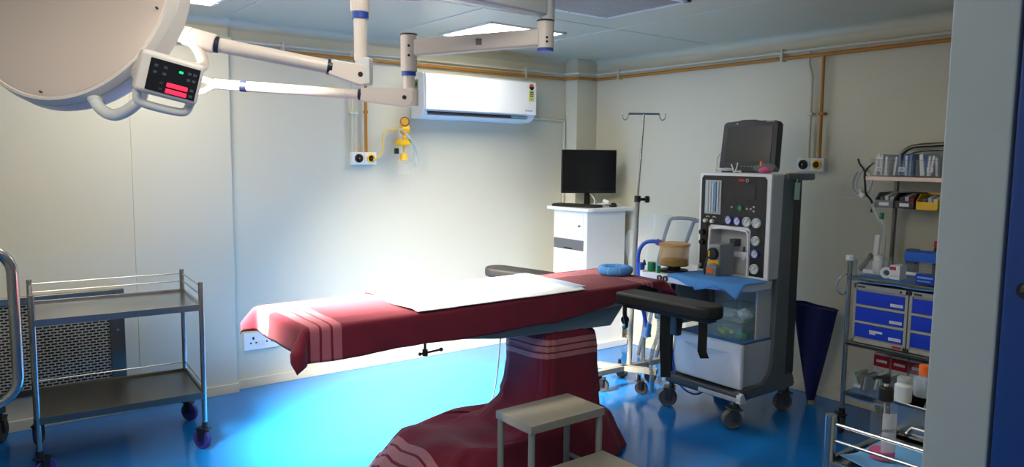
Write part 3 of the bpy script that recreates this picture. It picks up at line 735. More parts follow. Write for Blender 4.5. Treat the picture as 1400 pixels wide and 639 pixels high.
# maroon drape over the table top
LX, LY = TX1 - TX0, TY1 - TY0
def hem_near(x):
    k = (x - TX0) / LX
    if k < .62: return .148 + .004 * math.sin(k * 20)
    if k < .80: return .148 - .045 * (k - .62) / .18
    if k < .92: return .103 - .085 * (k - .80) / .12
    return .018 + .05 * (k - .92) / .08
OL, OR = .12, .11
NU, NV = 150, 64
def drape_uv(a, c):
    u = -OL + a * (LX + OL + OR)
    x = min(max(TX0 + u, TX0), TX1)
    far = .055 + .02 * math.sin(x * 9) + (.05 if x < 1.3 else 0)
    v = -far + c * (LY + far + hem_near(x))      # v: 0 at far edge, LY at near edge
    return u, v
def drape(a, c):
    u, v = drape_uv(a, c)
    x = min(max(u, 0), LX); y = min(max(v, 0), LY)
    ou, ov = u - x, v - y
    o = math.hypot(ou, ov); r = .016
    z = TZ; px, py = TX0 + x, TY1 - y
    n1 = noise.noise(V((u * 5, v * 5, 0))); n2 = noise.noise(V((u * 14, v * 9, 3)))
    if o > 1e-6:
        dx, dy = ou / o, -ov / o
        if o < r * PI / 2: h, dz = r * math.sin(o / r), r * (1 - math.cos(o / r))
        else: h, dz = r, r + o - r * PI / 2
        if ou and ov: dz *= (abs(ou) ** 3.2 + abs(ov) ** 3.2) ** (1 / 3.2) / o
        diag = abs(dx * dy) * 2
        flare = min(1, o / .1) * (.010 * n1 + .006 * n2 + .075 * diag + .004)
        h = h + flare
        px += dx * h; py += dy * h; z -= dz
    else:
        e = min(1, min(x, LX - x, y, LY - y) / .08)
        z += (.003 * n1 + .002 * n2) * e + .004 * e
    k = (px - TX0) / LX
    return V((px, py, z))
b = MB(); b.grid(NU, NV, drape, .003, uvf=lambda a, c, p: drape_uv(a, c))
tag(b.build('drape_sheet', DRAPEM, origin=(2.05, 2.95, TZ), ang=180), 'maroon cloth with pale stripes draped over the operating table top', 'drape')

# white sheet on top
def wsheet(a, c):
    # a along x, c from far to near
    xl = 1.555 + .015 * math.sin(c * 5) - .03 * math.sin(c * PI); xr = 2.545 - .03 * c + .01 * math.sin(c * 5)
    x = xl + (xr - xl) * a; y = TY1 + .01 - c * (LY + .012 + .014)
    z = TZ + .013 + .0022 * noise.noise(V((x * 7, y * 7, 9))) + .0012
    if a < .06: z += .004 * math.sin(c * 9) * (1 - a / .06)
    if y > TY1 - .004: z -= .012
    if y < TY0 + .006: z -= .006
    return V((x, y, z))
b = MB(); b.grid(70, 36, wsheet, .003); ws = b.build('sheet', WSHEET, origin=(2.0, 2.95, TZ + .01), ang=180)
ws.name = 'white_sheet'; tag(ws, 'white sheet lying over the middle of the maroon draped table', 'sheet')
b = MB(); b.grid(8, 24, lambda a, c: V((2.46 + .075 * a, TY1 - .01 - c * (LY - .03), TZ + .0185 + .001 * math.sin(c * 12))), .0015); b.build('folded_edge', mat('pale_blue_fold', (176, 196, 226), .8), ws)

# ring cushion
b = MB(); b.lathe([(.075 + .0255 * math.cos(a), .0245 * math.sin(a)) for a in [2 * PI * k / 16 for k in range(17)]], (2.985, 2.955, TZ + .031), None, 40)
ro = b.build('head_ring', RINGB, origin=(2.985, 2.955, TZ)); tag(ro, 'blue ring shaped head cushion on the draped table end', 'cushion')
for k in range(9):
    a = 2 * PI * k / 9; c = V((2.985 + .075 * math.cos(a), 2.955 + .075 * math.sin(a), TZ + .031))
    b = MB(); b.lathe([(.0256, -.004), (.0262, 0), (.0256, .004)], c, basis((-math.sin(a), math.cos(a), 0)), 16); b.build('wrap', LBLUE, ro)


# maroon cloth over the base
LV = [(.655, 2.30, 2.60, 2.73, 3.00), (.615, 2.265, 2.63, 2.70, 3.04), (.55, 2.25, 2.635, 2.69, 3.05), (.46, 2.25, 2.64, 2.69, 3.05), (.36, 2.235, 2.645, 2.68, 3.06), (.27, 2.19, 2.65, 2.665, 3.065),
      (.20, 2.06, 2.66, 2.65, 3.07), (.18, 1.92, 2.67, 2.63, 3.075), (.205, 1.68, 2.69, 2.60, 3.10), (.195, 1.61, 2.70, 2.585, 3.115), (.16, 1.56, 2.715, 2.57, 3.12), (.09, 1.50, 2.74, 2.545, 3.14), (.012, 1.45, 2.77, 2.52, 3.16)]
lv_len = [0]
for a, c in zip(LV, LV[1:]): lv_len.append(lv_len[-1] + math.sqrt((a[0] - c[0]) ** 2 + (a[1] - c[1]) ** 2 * .5 + (a[3] - c[3]) ** 2))
def basecloth(a, c):
    L_ = c * lv_len[-1]; i = max(k for k in range(len(lv_len) - 1) if lv_len[k] <= L_ + 1e-9); k = (L_ - lv_len[i]) / (lv_len[i + 1] - lv_len[i])
    A, B = LV[i], LV[i + 1]; q = [A[j] + (B[j] - A[j]) * k for j in range(5)]
    z, x0, x1, y0, y1 = q
    th = 2 * PI * a; e = .32 if z > .3 else .42
    cx, sx_ = math.cos(th), math.sin(th)
    x = (x0 + x1) / 2 + (x1 - x0) / 2 * math.copysign(abs(cx) ** e, cx); y = (y0 + y1) / 2 + (y1 - y0) / 2 * math.copysign(abs(sx_) ** e, sx_)
    amp = .011 + .026 * max(0, (.45 - z) / .45) ** .7
    f = noise.noise(V((math.cos(th) * 2.6, math.sin(th) * 2.6, z * 1.6))) + .6 * noise.noise(V((math.cos(th) * 6, math.sin(th) * 6, z * 2.2 + 5)))
    d = V((x - (x0 + x1) / 2, y - (y0 + y1) / 2, 0))
    if d.length > 0: d = d.normalized()
    zz = z
    if .1 < z < .4:    # sagging diagonal folds between column and base
        zz += .022 * noise.noise(V((x * 6, y * 6, 1))) 
    if z > .56: zz += .018 * math.sin(th * 3 + 1) + .012 * noise.noise(V((math.cos(th) * 5, math.sin(th) * 5, 2)))
    return V((x + d.x * amp * f, y + d.y * amp * f, max(.004, zz)))
def base_uv(a, c, p):
    th = 2 * PI * a
    return (p.x, p.z + .02 * math.sin(th + .6) if p.z > .3 else p.z)
b = MB(); b.grid(160, 84, basecloth, .003, closed_u=True, uvf=base_uv)
tag(b.build('base_cover', BASEM, origin=(2.3, 2.85, 0), ang=180), 'maroon cloth wrapped over the table column and base, pooling on the floor', 'drape')
b = MB(); b.tube([(2.33, 3.10, .70), (2.36, 3.20, .55), (2.37, 3.23, .40), (2.40, 3.30, .20), (2.38, 3.34, .05), (2.30, 3.38, .006)], .004, 8, smooth=2)
tag(b.build('power_cord', mat('cord_grey', (96, 92, 90), .5), origin=(2.36, 3.2, .3)), 'thin grey cord hanging from the table to the blue floor', 'cord')

# ------------------------------------------------------------------ double step stool
t = thing('step_stool', 'grey metal two step stool in front of the draped table base', 'step stool', (2.05, 2.28, 0))
b = MB(); b.box(1.845, 2.265, 2.285, 2.535, .366, .402, .003); b.build('top_step', STEPM, t)
b = MB(); b.box(1.865, 2.265, 2.02, 2.292, .166, .202, .003); b.build('low_step', STEPM, t)
for x in (1.862, 2.248):
    for y, z in ((2.302, .368), (2.518, .368), (2.04, .168)):
        b = MB(); b.cyl((x + (0.02 if y < 2.1 and x < 2 else 0), y, 0.012), (x + (0.02 if y < 2.1 and x < 2 else 0), y, z), .0145, n=16); lg = b.build('leg', STEPL, t)
        b = MB(); b.cyl((x + (0.02 if y < 2.1 and x < 2 else 0), y, 0), (x + (0.02 if y < 2.1 and x < 2 else 0), y, .025), .018, n=16); b.build('rubber_foot', RUBBER, lg)
for x in (1.862, 2.248):
    b = MB(); b.cyl((x, 2.302, .12), (x, 2.518, .12), .010, n=12); b.build('cross_bar', STEPL, t)

# ------------------------------------------------------------------ computer cabinet
t = thing('cabinet', 'white hospital cabinet with worktop in the room corner', 'cabinet', (4.08, 4.34, 0))
cx0, cx1, cy0, cy1 = 3.872, 4.30, 4.152, 4.545
b = MB(); b.box(cx0, cx1, cy0, cy1, .05, 1.098, .012, seg=3); b.box(cx0 + .01, cx1 - .01, cy0 + .01, cy1 - .01, .0, .06, .003); b.build('carcass', WHITE, t)
b = MB(); b.prism([(cx0 - .05, cy0 + .02), (cx0 - .02, cy0 - .035), (cx0 + .02, cy0 - .05), (cx1 + .04, cy0 - .05), (cx1 + .04, 4.59), (cx0 - .03, 4.59), (cx0 - .05, 4.57)], 2, 1.098, 1.126, .007, seg=3); b.build('worktop', WHITE, t)
b = MB(); b.box(cx0 - .008, cx0 + .002, cy0 + .035, cy1 - .02, .885, 1.080, .003); dd_ = b.build('door', WHITE, t)
b = MB(); b.lathe([(0, .022), (.009, .022), (.011, .016), (.006, .008), (.006, 0)], (cx0 - .008, cy0 + .06, .985), basis((-1, 0, 0)), 16); b.build('lock', STEEL, dd_)
b = MB(); b.box(cx0 - .006, cx0 + .002, cy0 + .03, cy1 - .015, .790, .872, .002); kd = b.build('drawer', mat('slot_grey', (96, 98, 102), .5), t)
b = MB(); b.box(cx0 - .009, cx0 - .005, cy0 + .16, cy0 + .25, .792, .806, .001); b.build('drawer_pull', BLACK, kd)
b = MB(); b.box(cx0 - .008, cx0 + .002, cy0 + .035, cy1 - .02, .11, .775, .003); b.build('door', WHITE, t)
b = MB(); b.prism([(cx0 - .03, 0), (cx1 + .02, 0), (cx1 + .02, .055), (cx0 - .01, .055)], 1, cy0 - .03, cy0 + .008, .006); b.build('plinth', WHITE, t)

ZT = 1.126
# computer monitor
mc = V((4.05, 4.33, 0)); mdir = V((.87, -.49, 0)).normalized(); mn = V((-.49, -.87, 0)).normalized()
t = thing('computer_monitor', 'black flat computer monitor on the white cabinet', 'monitor', (mc.x, mc.y, ZT))
Mm = Matrix((mdir, mn, V((0, 0, 1)))).transposed()
b = MB(); b.obox(mc + V((0, 0, 1.405)), (.445, .028, .345), Mm, .005); b.obox(mc - mn * .02 + V((0, 0, 1.39)), (.24, .03, .18), Mm, .01); b.build('housing', BLACK, t)
b = MB(); b.obox(mc + mn * .0142 + V((0, 0, 1.409)), (.428, .001, .318), Mm); b.build('screen', SCREEN, t)
b = MB(); b.obox(mc - mn * .045 + V((0, 0, 1.24)), (.05, .02, .21), Mm, .004); b.obox(mc - mn * .03 + V((0, 0, ZT + .006)), (.20, .12, .011), Mm, .004); b.build('stand', BLACK, t)
# keyboard
kc = V((3.935, 4.335, ZT)); kd_ = V((.30, -.95, 0)).normalized(); kn = V((-.95, -.30, 0)); Mk = Matrix((kd_, kn, V((0, 0, 1)))).transposed()
t = thing('keyboard', 'black keyboard lying on the white cabinet in front of the monitor', 'keyboard', kc)
b = MB(); b.obox(kc + V((0, 0, .010)), (.40, .12, .018), Mk, .004); b.build('keyboard_body', BLACK, t)
b = MB()
for i in range(15):
    for j in range(4): b.obox(kc + Mk @ V((-.182 + i * .026, -.040 + j * .026, .0205)), (.021, .021, .006), Mk, .002)
b.build('keys', mat('key_black', (30, 30, 32), .5), t)
m0 = V((4.185, 4.185, ZT))
t = thing('computer_mouse', 'black mouse at the front edge of the white cabinet top', 'mouse', m0)
b = MB(); b.sphere(m0 + V((0, 0, .012)), .036, (1.0, .75, .62)); b.build('mouse_body', BLACK, t)
b = MB(); b.tube([m0 + V((.02, .02, .012)), m0 + V((.05, .06, .008)), m0 + V((.03, .12, .006)), m0 + V((.09, .16, .006))], .003, 6, smooth=2); b.build('mouse_cord', BLACK, t)
b = MB(); b.tube([mc - mn * .05 + V((.02, .02, 1.25)), mc + V((.02, -.07, ZT + .05)), mc + V((-.05, -.10, ZT + .008)), mc + V((-.03, -.02, ZT + .006)), mc + V((.06, -.13, ZT + .03)), mc + V((.10, -.15, ZT + .022)), mc + V((.24, -.14, ZT + .02)), mc + V((.262, -.13, ZT - .1))], .0045, 8, smooth=2)
cb = b.build('white_cable', WHITE, origin=mc + V((0, 0, ZT))); tag(cb, 'loose white cable with plug coiled under the black computer monitor', 'cable')
b = MB(); b.obox(mc + V((.07, -.125, ZT + .042)), (.05, .03, .03), Matrix.Rotation(R(30), 3, 'Y') @ Matrix.Rotation(R(-40), 3, 'Z'), .008); b.build('plug', WHITE, cb)

# ------------------------------------------------------------------ IV stand
t = thing('iv_stand', 'tall steel drip stand with two hooks behind the operating table', 'drip stand', (3.56, 3.36, 0))
lo, md, tp = V((3.545, 3.36, .13)), V((3.583, 3.36, 1.255)), V((3.622, 3.36, 1.80))
b = MB(); b.cyl(lo, md, .0165, n=18); b.build('lower_tube', PAINTST, t)
b = MB(); b.cyl(md - V((0, 0, .02)), tp, .0075, n=12); b.build('upper_rod', STEEL, t)
b = MB(); b.cyl(md - V((.001, 0, .03)), md + V((.001, 0, .012)), .021, n=16); b.cyl(md + V((.01, -.01, -.012)), md + V((.05, -.03, -.012)), .010, n=12); b.lathe([(0, -.012), (.022, -.012), (.024, 0), (.022, .012), (0, .012)], md + V((.055, -.033, -.012)), basis((.85, -.5, 0)), 12); b.build('height_knob', BLACK, t)
hd = V((.8, -.6, 0))
b = MB(); b.cyl(tp - hd * .10, tp + hd * .10, .007, n=10); b.build('cross_bar', STEEL, t)
for k in (-1, 1):
    b = MB(); e = tp + hd * .10 * k
    b.tube([e, e + hd * k * .006 + V((0, 0, -.03)), e + hd * k * .02 + V((0, 0, -.042)), e + hd * k * .036 + V((0, 0, -.034)), e + hd * k * .042 + V((0, 0, -.008)), e + hd * k * .038 + V((0, 0, .0))], .0045, 8, smooth=2); b.build('hook', CHROME, t)
c0 = V((3.545, 3.36, .135))
b = MB()
b.obox(c0 + V((0, 0, -.012)), (.62, .038, .035), Matrix.Rotation(R(-2), 3, 'Z'), .003)
b.obox(c0 + V((-.04, -.01, -.012)), (.045, .42, .035), Matrix.Rotation(R(28), 3, 'Z') , .003); b.build('base_legs', PAINTST, t)
b = MB(); b.cyl((3.675, 3.355, .135), (3.68, 3.355, .50), .013, n=14); b.build('short_post', PAINTST, t)
for x, y in ((3.455, 3.185), (3.70, 3.33), (3.29, 3.37), (3.62, 3.52)): castor(t, x, y, .042, RUBBER, -1.0, .125)

# ------------------------------------------------------------------ anaesthesia machine
t = thing('anaesthesia_machine', 'white and grey anaesthesia machine with black gauge panel, on castors', 'anaesthesia machine', (3.72, 2.66, 0))
AY0, AY1 = 2.415, 2.915
# side frames: column plus foot, rounded inner corner
pr = [(3.43, .155), (3.97, .155), (3.985, .18), (3.95, .26), (3.955, 1.425), (3.80, 1.425), (3.775, 1.40), (3.745, .35), (3.72, .27), (3.66, .225), (3.43, .215)]
b = MB(); b.prism(pr, 1, AY0, AY0 + .035, .008, seg=3); b.build('side_frame', MACHG, t)
b = MB(); b.prism(pr, 1, AY1 - .035, AY1, .008, seg=3); b.build('side_frame', MACHG, t)
b = MB(); b.box(3.86, 3.95, AY0 + .02, AY1 - .02, .19, 1.40, .006); b.build('back_panel', MACHD, t)
b = MB(); b.box(3.875, 3.96, AY0 - .003, AY0 + .03, .24, 1.40, .01); b.build('rear_column', MACHD, t)
b = MB(); b.box(3.80, 4.08, AY0 - .012, AY0 + .02, 1.392, 1.432, .012, seg=3); b.build('side_rail', MACHG, t)
b = MB(); b.box(3.405, 3.48, AY0 - .03, AY1 + .03, .155, .212, .018, seg=3); ft = b.build('front_bumper', MACHD, t)
b = MB(); b.box(3.402, 3.43, AY0 - .03, AY0 + .26, .162, .19, .006); b.build('bumper_trim', MACHL, ft)
for y in (AY0 - .032, AY1 + .004):
    b = MB(); b.prism([(3.40, .16), (3.47, .16), (3.43, .215), (3.405, .205)], 1, y, y + .03, .003); b.build('bumper_corner', WHITE, ft)
b = MB(); b.box(3.45, 3.98, AY0 + .01, AY1 - .01, .165, .21, .004); b.build('base_plate', MACHD, t)
for x, y in ((3.445, 2.44), (3.445, 2.905), (3.955, 2.45), (3.955, 2.88)): castor(t, x, y, .056, WHEELG, 2.6 if y < 2.6 else 2.2, .16, .045, MACHD)
# drawer unit
b = MB(); b.box(3.47, 3.86, AY0 + .02, AY1 - .03, .222, .470, .006); b.build('drawer_cabinet', MACHL, t)
b = MB(); b.box(3.445, 3.475, AY0 + .0, AY1 - .01, .222, .478, .010, seg=3); dw = b.build('drawer', MACHW, t)
b = MB()
pts = [(-.16 + .32 * k / 16, -.040 * math.sin(PI * k / 16) - .0) for k in range(17)]
poly = [(AY0 + .245 + u, .425 + w) for u, w in pts]
b.prism(poly + [(AY0 + .245, .420)], 0, 3.440, 3.448, 0); b.build('drawer_pull', MACHL, dw)
# worktop
b = MB(); b.prism([(3.385, 2.60), (3.36, 2.76), (3.36, 3.10), (3.40, 3.13), (3.86, 3.13), (3.86, AY0 + .037), (3.70, AY0 + .037), (3.69, AY0 - .008), (3.52, AY0 - .008), (3.44, AY0 + .03)], 2, .775, .820, .010, seg=3); b.build('worktop', MACHW, t)
b = MB(); b.box(3.62, 3.86, AY0 + .035, AY0 + .045, .48, .775, .002); b.box(3.80, 3.86, AY0 + .03, AY1 - .03, .48, .775); b.build('shelf_back', MACHL, t)
b = MB(); b.box(3.50, 3.85, AY1 + .0, AY1 + .20, .50, .775, .01); b.build('absorber_housing', mat('absorber_grey', (120, 124, 120), .5), t)
# upper housing with a niche
PX = 3.655
b = MB()
ny0, ny1, nz1 = 2.552, 2.822, 1.095      # niche
b.box(PX + .015, 3.79, AY0 + .004, ny0, .822, 1.428, .012, seg=3); b.box(PX + .015, 3.79, ny1, AY1 - .004, .822, 1.428, .012, seg=3); b.box(PX + .017, 3.788, ny0 - .008, ny1 + .008, nz1, 1.427, 0)
b.box(3.77, 3.86, AY0 + .02, AY1 - .02, .822, 1.41, .004); b.build('upper_housing', MACHL, t)
b = MB()   # white bezel face
b.box(PX, PX + .02, AY0, ny0 - .002, .822, 1.428, .007); b.box(PX, PX + .02, ny1 + .002, AY1, .822, 1.428, .007); b.box(PX, PX + .02, ny0 - .012, ny1 + .012, nz1 + .002, 1.4275, 0)
b.build('bezel', MACHW, t)
def plate(y0, y1, z0, z1, x, m, name, par, r=.012):
    pts = []
    for cy, cz, a0 in ((y1 - r, z1 - r, 0), (y0 + r, z1 - r, PI / 2), (y0 + r, z0 + r, PI), (y1 - r, z0 + r, 1.5 * PI)):
        for k in range(5): a = a0 + PI / 2 * k / 4; pts.append((cy + r * math.cos(a), cz + r * math.sin(a)))
    b = MB(); b.prism(pts, 0, x - .002, x + .004); return b.build(name, m, par)
# inverted U black panel
yl, yr = AY1 - .020, AY0 + .028
pts = [(yr, .838), (ny0 - .014, .838), (ny0 - .014, nz1 + .006), (ny0 + .004, nz1 + .022), (ny1 - .004, nz1 + .022), (ny1 + .014, nz1 + .006), (ny1 + .014, .838), (yl, .838), (yl, 1.395), (yl - .012, 1.412), (yr + .016, 1.412), (yr, 1.395)]
b = MB(); b.prism(pts, 0, PX - .003, PX + .004); fp = b.build('gauge_panel', PANELB, t)
b = MB()
pth = [(PX - .004, ny0 - .004, .824), (PX - .004, ny0 - .004, nz1 - .02), (PX - .004, ny0 + .02, nz1 + .006), (PX - .004, ny1 - .02, nz1 + .006), (PX - .004, ny1 + .004, nz1 - .02), (PX - .004, ny1 + .004, .824)]
b.tube(pth, .007, 8, smooth=1); b.build('niche_trim', WHITE, t)
b = MB(); b.box(PX - .006, PX, 2.750, 2.868, 1.180, 1.385, .003); fw = b.build('flowmeter', mat('flow_panel', (176, 182, 186), .35), fp)
b = MB()
for k, y in enumerate((2.845, 2.825, 2.806, 2.770)): b.cyl((PX - .008, y, 1.195), (PX - .008, y, 1.375), .0055, n=10)
b.build('flow_tube', mat('tube_white', (220, 224, 226), .3), fw)
b = MB(); b.cyl((PX - .0085, 2.787, 1.195), (PX - .0085, 2.787, 1.375), .006, n=10); b.build('flow_tube', mat('tube_blue', (90, 150, 205), .3), fw)
plate(2.515, 2.672, 1.272, 1.362, PX - .004, GREYSCR, 'screen', fp, .004)
b = MB(); b.box(PX - .006, PX - .002, 2.590, 2.632, 1.382, 1.396, .001); b.build('red_badge', RED, fp)
b = MB(); b.lathe([(.010, 0), (.010, .002), (.0075, .002), (.0075, 0)], (PX - .004, 2.572, 1.389), basis((-1, 0, 0)), 16); b.build('badge_ring', MACHL, fp)
b = MB(); b.lathe([(0, .010), (.014, .010), (.0165, .006), (.0165, 0)], (PX - .003, 2.612, 1.228), basis((-1, 0, 0)), 20); b.build('green_button', GREEN, fp)
b = MB()
for y, z in ((2.672, 1.230), (2.568, 1.226), (2.542, 1.226), (2.522, 1.238), (2.522, 1.214)): b.box(PX - .006, PX - .002, y - .006, y + .006, z - .005, z + .005, .001)
b.build('panel_button', MACHL, fp)
def gauge(y, z, r, ringm):
    Mx = basis((-1, 0, 0)); c = V((PX - .003, y, z))
    b = MB(); b.lathe([(r, 0), (r, .010), (r * .84, .014), (r * .80, .010)], c, Mx, 28); g = b.build('gauge', ringm, fp)
    b = MB(); b.lathe([(0, .009), (r * .80, .009)], c, Mx, 24); b.build('gauge_face', GAUGEW, g)
    b = MB(); b.obox(c + V((-.0105, -.2 * r, .15 * r)), (.001, r * .95, r * .10), Matrix.Rotation(R(-48), 3, 'X'))
    for k in range(9):
        a = R(-45 + k * 33.75); b.obox(c + V((-.0102, .66 * r * math.cos(a), .66 * r * math.sin(a))), (.001, r * .16, r * .05), Matrix.Rotation(a, 3, 'X'))
    b.build('needle', MACHD, g)
gauge(2.690, 1.152, .027, GAUGEB); gauge(2.628, 1.150, .027, GAUGEB); gauge(2.563, 1.150, .029, GAUGEW); gauge(2.498, 1.148, .029, GAUGEW)
gauge(2.498, 1.045, .028, GAUGEW); gauge(2.500, .970, .027, GAUGEB); gauge(2.500, .882, .029, GAUGEW)
def knob(y, z, r, m):
    b = MB(); b.lathe([(0, .022), (r * .85, .022), (r, .016), (r, 0)], (PX - .003, y, z), basis((-1, 0, 0)), 18); b.build('knob', m, fp)
knob(2.852, 1.138, .012, WHITE); knob(2.803, 1.138, .012, WHITE); knob(2.875, 1.066, .018, BLACK); knob(2.873, 1.006, .018, BLACK); knob(2.887, .862, .009, WHITE)
b = MB()
for y in (2.842, 2.795): b.tube([(PX - .004, y + .012, 1.160), (PX - .004, y, 1.168), (PX - .004, y - .012, 1.160)], .0025, 6, smooth=1)
b.build('dial_mark', WHITE, fp)
# niche inner pieces
b = MB(); b.box(3.762, 3.772, ny0, ny1, .822, nz1, .001); b.box(3.70, 3.765, ny0 + .006, ny0 + .13, .93, .965, .004); b.cyl((3.69, ny0 + .055, .93), (3.70, ny0 + .055, .93), .014, n=14); b.build('niche_rail', MACHL, t)
b = MB(); b.box(3.70, 3.76, 2.675, 2.715, .99, 1.035, .004); b.build('lock_lever', MACHD, t); b = MB(); b.cyl((3.715, 2.62, .965), (3.715, 2.62, .995), .007, n=10); b.build('lock_pin', MACHD, t)
# vaporizer
vp = V((3.60, 2.745, .822))
b = MB(); b.box(3.56, 3.70, 2.675, 2.755, .822, 1.010, .010, seg=3); vz = b.build('vaporizer', mat('vapor_grey', (138, 142, 146), .45), t)
b = MB(); b.lathe([(0, .024), (.030, .024), (.036, .018), (.036, 0)], (3.56, 2.718, .955), basis((-1, 0, 0)), 24); b.build('vaporizer_dial', BLACK, vz)
b = MB(); b.box(3.533, 3.537, 2.728, 2.738, .938, .974); b.build('dial_label', YELLOW, vz)
b = MB(); b.box(3.556, 3.562, 2.682, 2.750, .885, .918, .001); b.build('warning_label', YELLOW, vz)
b = MB(); b.box(3.515, 3.575, 2.665, 2.742, .822, .885, .010); b.sphere((3.545, 2.705, .885), .026, (1, 1.2, .6)); b.build('filler_block', mat('vapor_grey_dark', (122, 126, 130), .45), vz)
b = MB(); b.box(3.512, 3.518, 2.690, 2.728, .845, .872, .001); b.build('filler_label', ORANGE, vz)
b = MB(); b.tube([(3.58, 2.760, .95), (3.565, 2.772, .92), (3.545, 2.772, .86), (3.53, 2.75, .828)], .008, 8, smooth=2); b.build('vapor_hose', BLACK, vz)
# absorber canister
cc = (3.50, 2.965, 0)
b = MB(); b.lathe([(0, .822), (.085, .822), (.085, .835), (.04, .84), (.04, .86), (.088, .862), (.088, .868), (.080, .869), (.080, .898), (0, .898)], cc, None, 28); b.build('canister_base', BLACK, t)
b = MB(); b.lathe([(.090, .865), (.090, .985)], cc, None, 32); b.lathe([(.086, .985), (.086, .865)], cc, None, 32); cn = b.build('absorber_canister', AMBER, t)
b = MB(); b.lathe([(.094, .980), (.094, .995), (.08, 1.0), (0, 1.0)], cc, None, 32); b.build('canister_cap', AMBERS, cn)
b = MB(); b.lathe([(0, .03), (.022, .03), (.025, .02), (.025, -.025), (0, -.025)], (3.40, 3.055, .848), None, 18); b.build('green_valve', GREEN, t); b = MB(); b.lathe([(0, .02), (.012, .02), (.012, -.025), (0, -.025)], (3.385, 2.985, .845), None, 12); b.build('green_valve', GREEN, t)
b = MB(); b.tube([(3.40, 3.12, .825), (3.39, 3.11, .87), (3.37, 3.09, .89), (3.36, 3.07, .86)], .006, 8, smooth=2); b.build('sensor_lead', BLACK, t)
b = MB(); b.cyl((3.36, 3.10, .83), (3.35, 3.10, .87), .016, n=12); b.build('blue_valve', mat('valve_blue', (60, 80, 170), .4), t)
b = MB(); b.lathe([(.018, 0), (.018, .008), (.012, .01), (.012, 0)], (3.358, 2.905, .797), basis((-1, -.0, 0)), 20); b.lathe([(.018, 0), (.018, .008), (.012, .01), (.012, 0)], (3.358, 2.95, .797), basis((-1, 0, 0)), 20); b.build('port_ring', BLACK, t)
b = MB(); b.tube([(3.47, 3.07, .995), (3.45, 3.10, 1.0), (3.42, 3.14, .99), (3.40, 3.17, .93), (3.40, 3.17, .84), (3.39, 3.15, .70), (3.37, 3.08, .55), (3.36, 3.02, .42)], .0125, 10, smooth=2); b.build('breathing_hose', BLUEHOSE, t)
b = MB(); b.cyl((3.48, 3.04, .985), (3.47, 3.08, .995), .02, n=14); b.build('hose_connector', mat('connector_violet', (70, 60, 150), .4), t)
def corrugated(pts, r, m, name, par):
    pts = [V(p) for p in pts]
    for _ in range(4):
        q = [pts[0]]
        for a, c in zip(pts, pts[1:]): q += [a * .75 + c * .25, a * .25 + c * .75]
        q.append(pts[-1]); pts = q
    rad = [r * (1 + .12 * (1 if i % 2 else -1)) for i in range(len(pts))]
    b = MB(); b.tube(pts, rad, 10); return b.build(name, m, par)
corrugated([(3.30, 2.875, .70), (3.30, 2.90, .60), (3.29, 2.88, .48), (3.27, 2.93, .34), (3.27, 2.91, .20)], .013, FROST, 'corrugated_hose', t)
corrugated([(3.30, 2.93, .68), (3.30, 2.955, .60), (3.30, 2.975, .50)], .012, FROST, 'corrugated_hose', t)
b = MB(); b.cyl((3.27, 2.912, .20), (3.265, 2.905, .12), .015, .012, n=12); b.build('hose_end', LBLUE, t); b = MB(); b.cyl((3.30, 2.97, .52), (3.30, 2.98, .44), .016, n=12); b.build('hose_end', LBLUE, t)
b = MB(); b.obox((3.32, 3.02, .45), (.004, .05, .06), Matrix.Rotation(R(20), 3, 'X')); b.build('hose_tag', LABELW, t)
b = MB(); b.tube([(3.42, 3.0, .775), (3.36, 2.96, .70), (3.30, 2.93, .685)], .012, 10, smooth=1); b.tube([(3.42, 2.92, .775), (3.35, 2.89, .72), (3.30, 2.876, .70)], .012, 10, smooth=1); b.build('hose_elbow', mat('elbow_lime', (200, 210, 130), .4), t)
b = MB(); b.prism([(3.38, .46), (3.42, .46), (3.44, .62), (3.36, .62)], 1, 2.82, 2.88, .01); b.build('breathing_bag', BLACKF, t)
b = MB(); b.tube([(3.46, 2.94, .76), (3.45, 2.94, .4), (3.46, 2.93, .22)], .035, 12, smooth=1, flat=.6); b.build('bellows_hose', BLACK, t)
b = MB(); b.tube([(3.47, 2.91, .45), (3.44, 2.90, .25), (3.42, 2.84, .16), (3.46, 2.75, .10), (3.52, 2.70, .14)], .006, 8, smooth=2); b.build('supply_hose', BLUEHOSE, t)
b = MB(); b.obox((3.885, AY0 - .016, 1.33), (.052, .002, .10), Matrix.Rotation(R(2), 3, 'Y'), 0); b.tube([(3.88, AY0 - .014, 1.38), (3.882, AY0 - .016, 1.40)], .003, 6); b.build('tag_label', LIGHTG, t)

# blue sheet on the worktop
def bsheet(a, c):
    x = 3.345 + .28 * a + .012 * math.sin(c * 8); y = 2.40 + .50 * c - .02 * a
    if c < .12: x += 0
    z = .829 + .003 * noise.noise(V((x * 12, y * 12, 4)))
    o = (3.372 + (.05 if c < .3 else 0) * (1 - c / .3)) - x
    if o > 0: z -= o * (1.6 if .2 < c < .55 else 1.0)
    return V((x, y, z))
b = MB(); b.grid(24, 36, bsheet, .0025)
tag(b.build('blue_drape', BLUESH, origin=(3.5, 2.65, .826), ang=180), 'blue cloth spread on the anaesthesia machine worktop', 'drape')

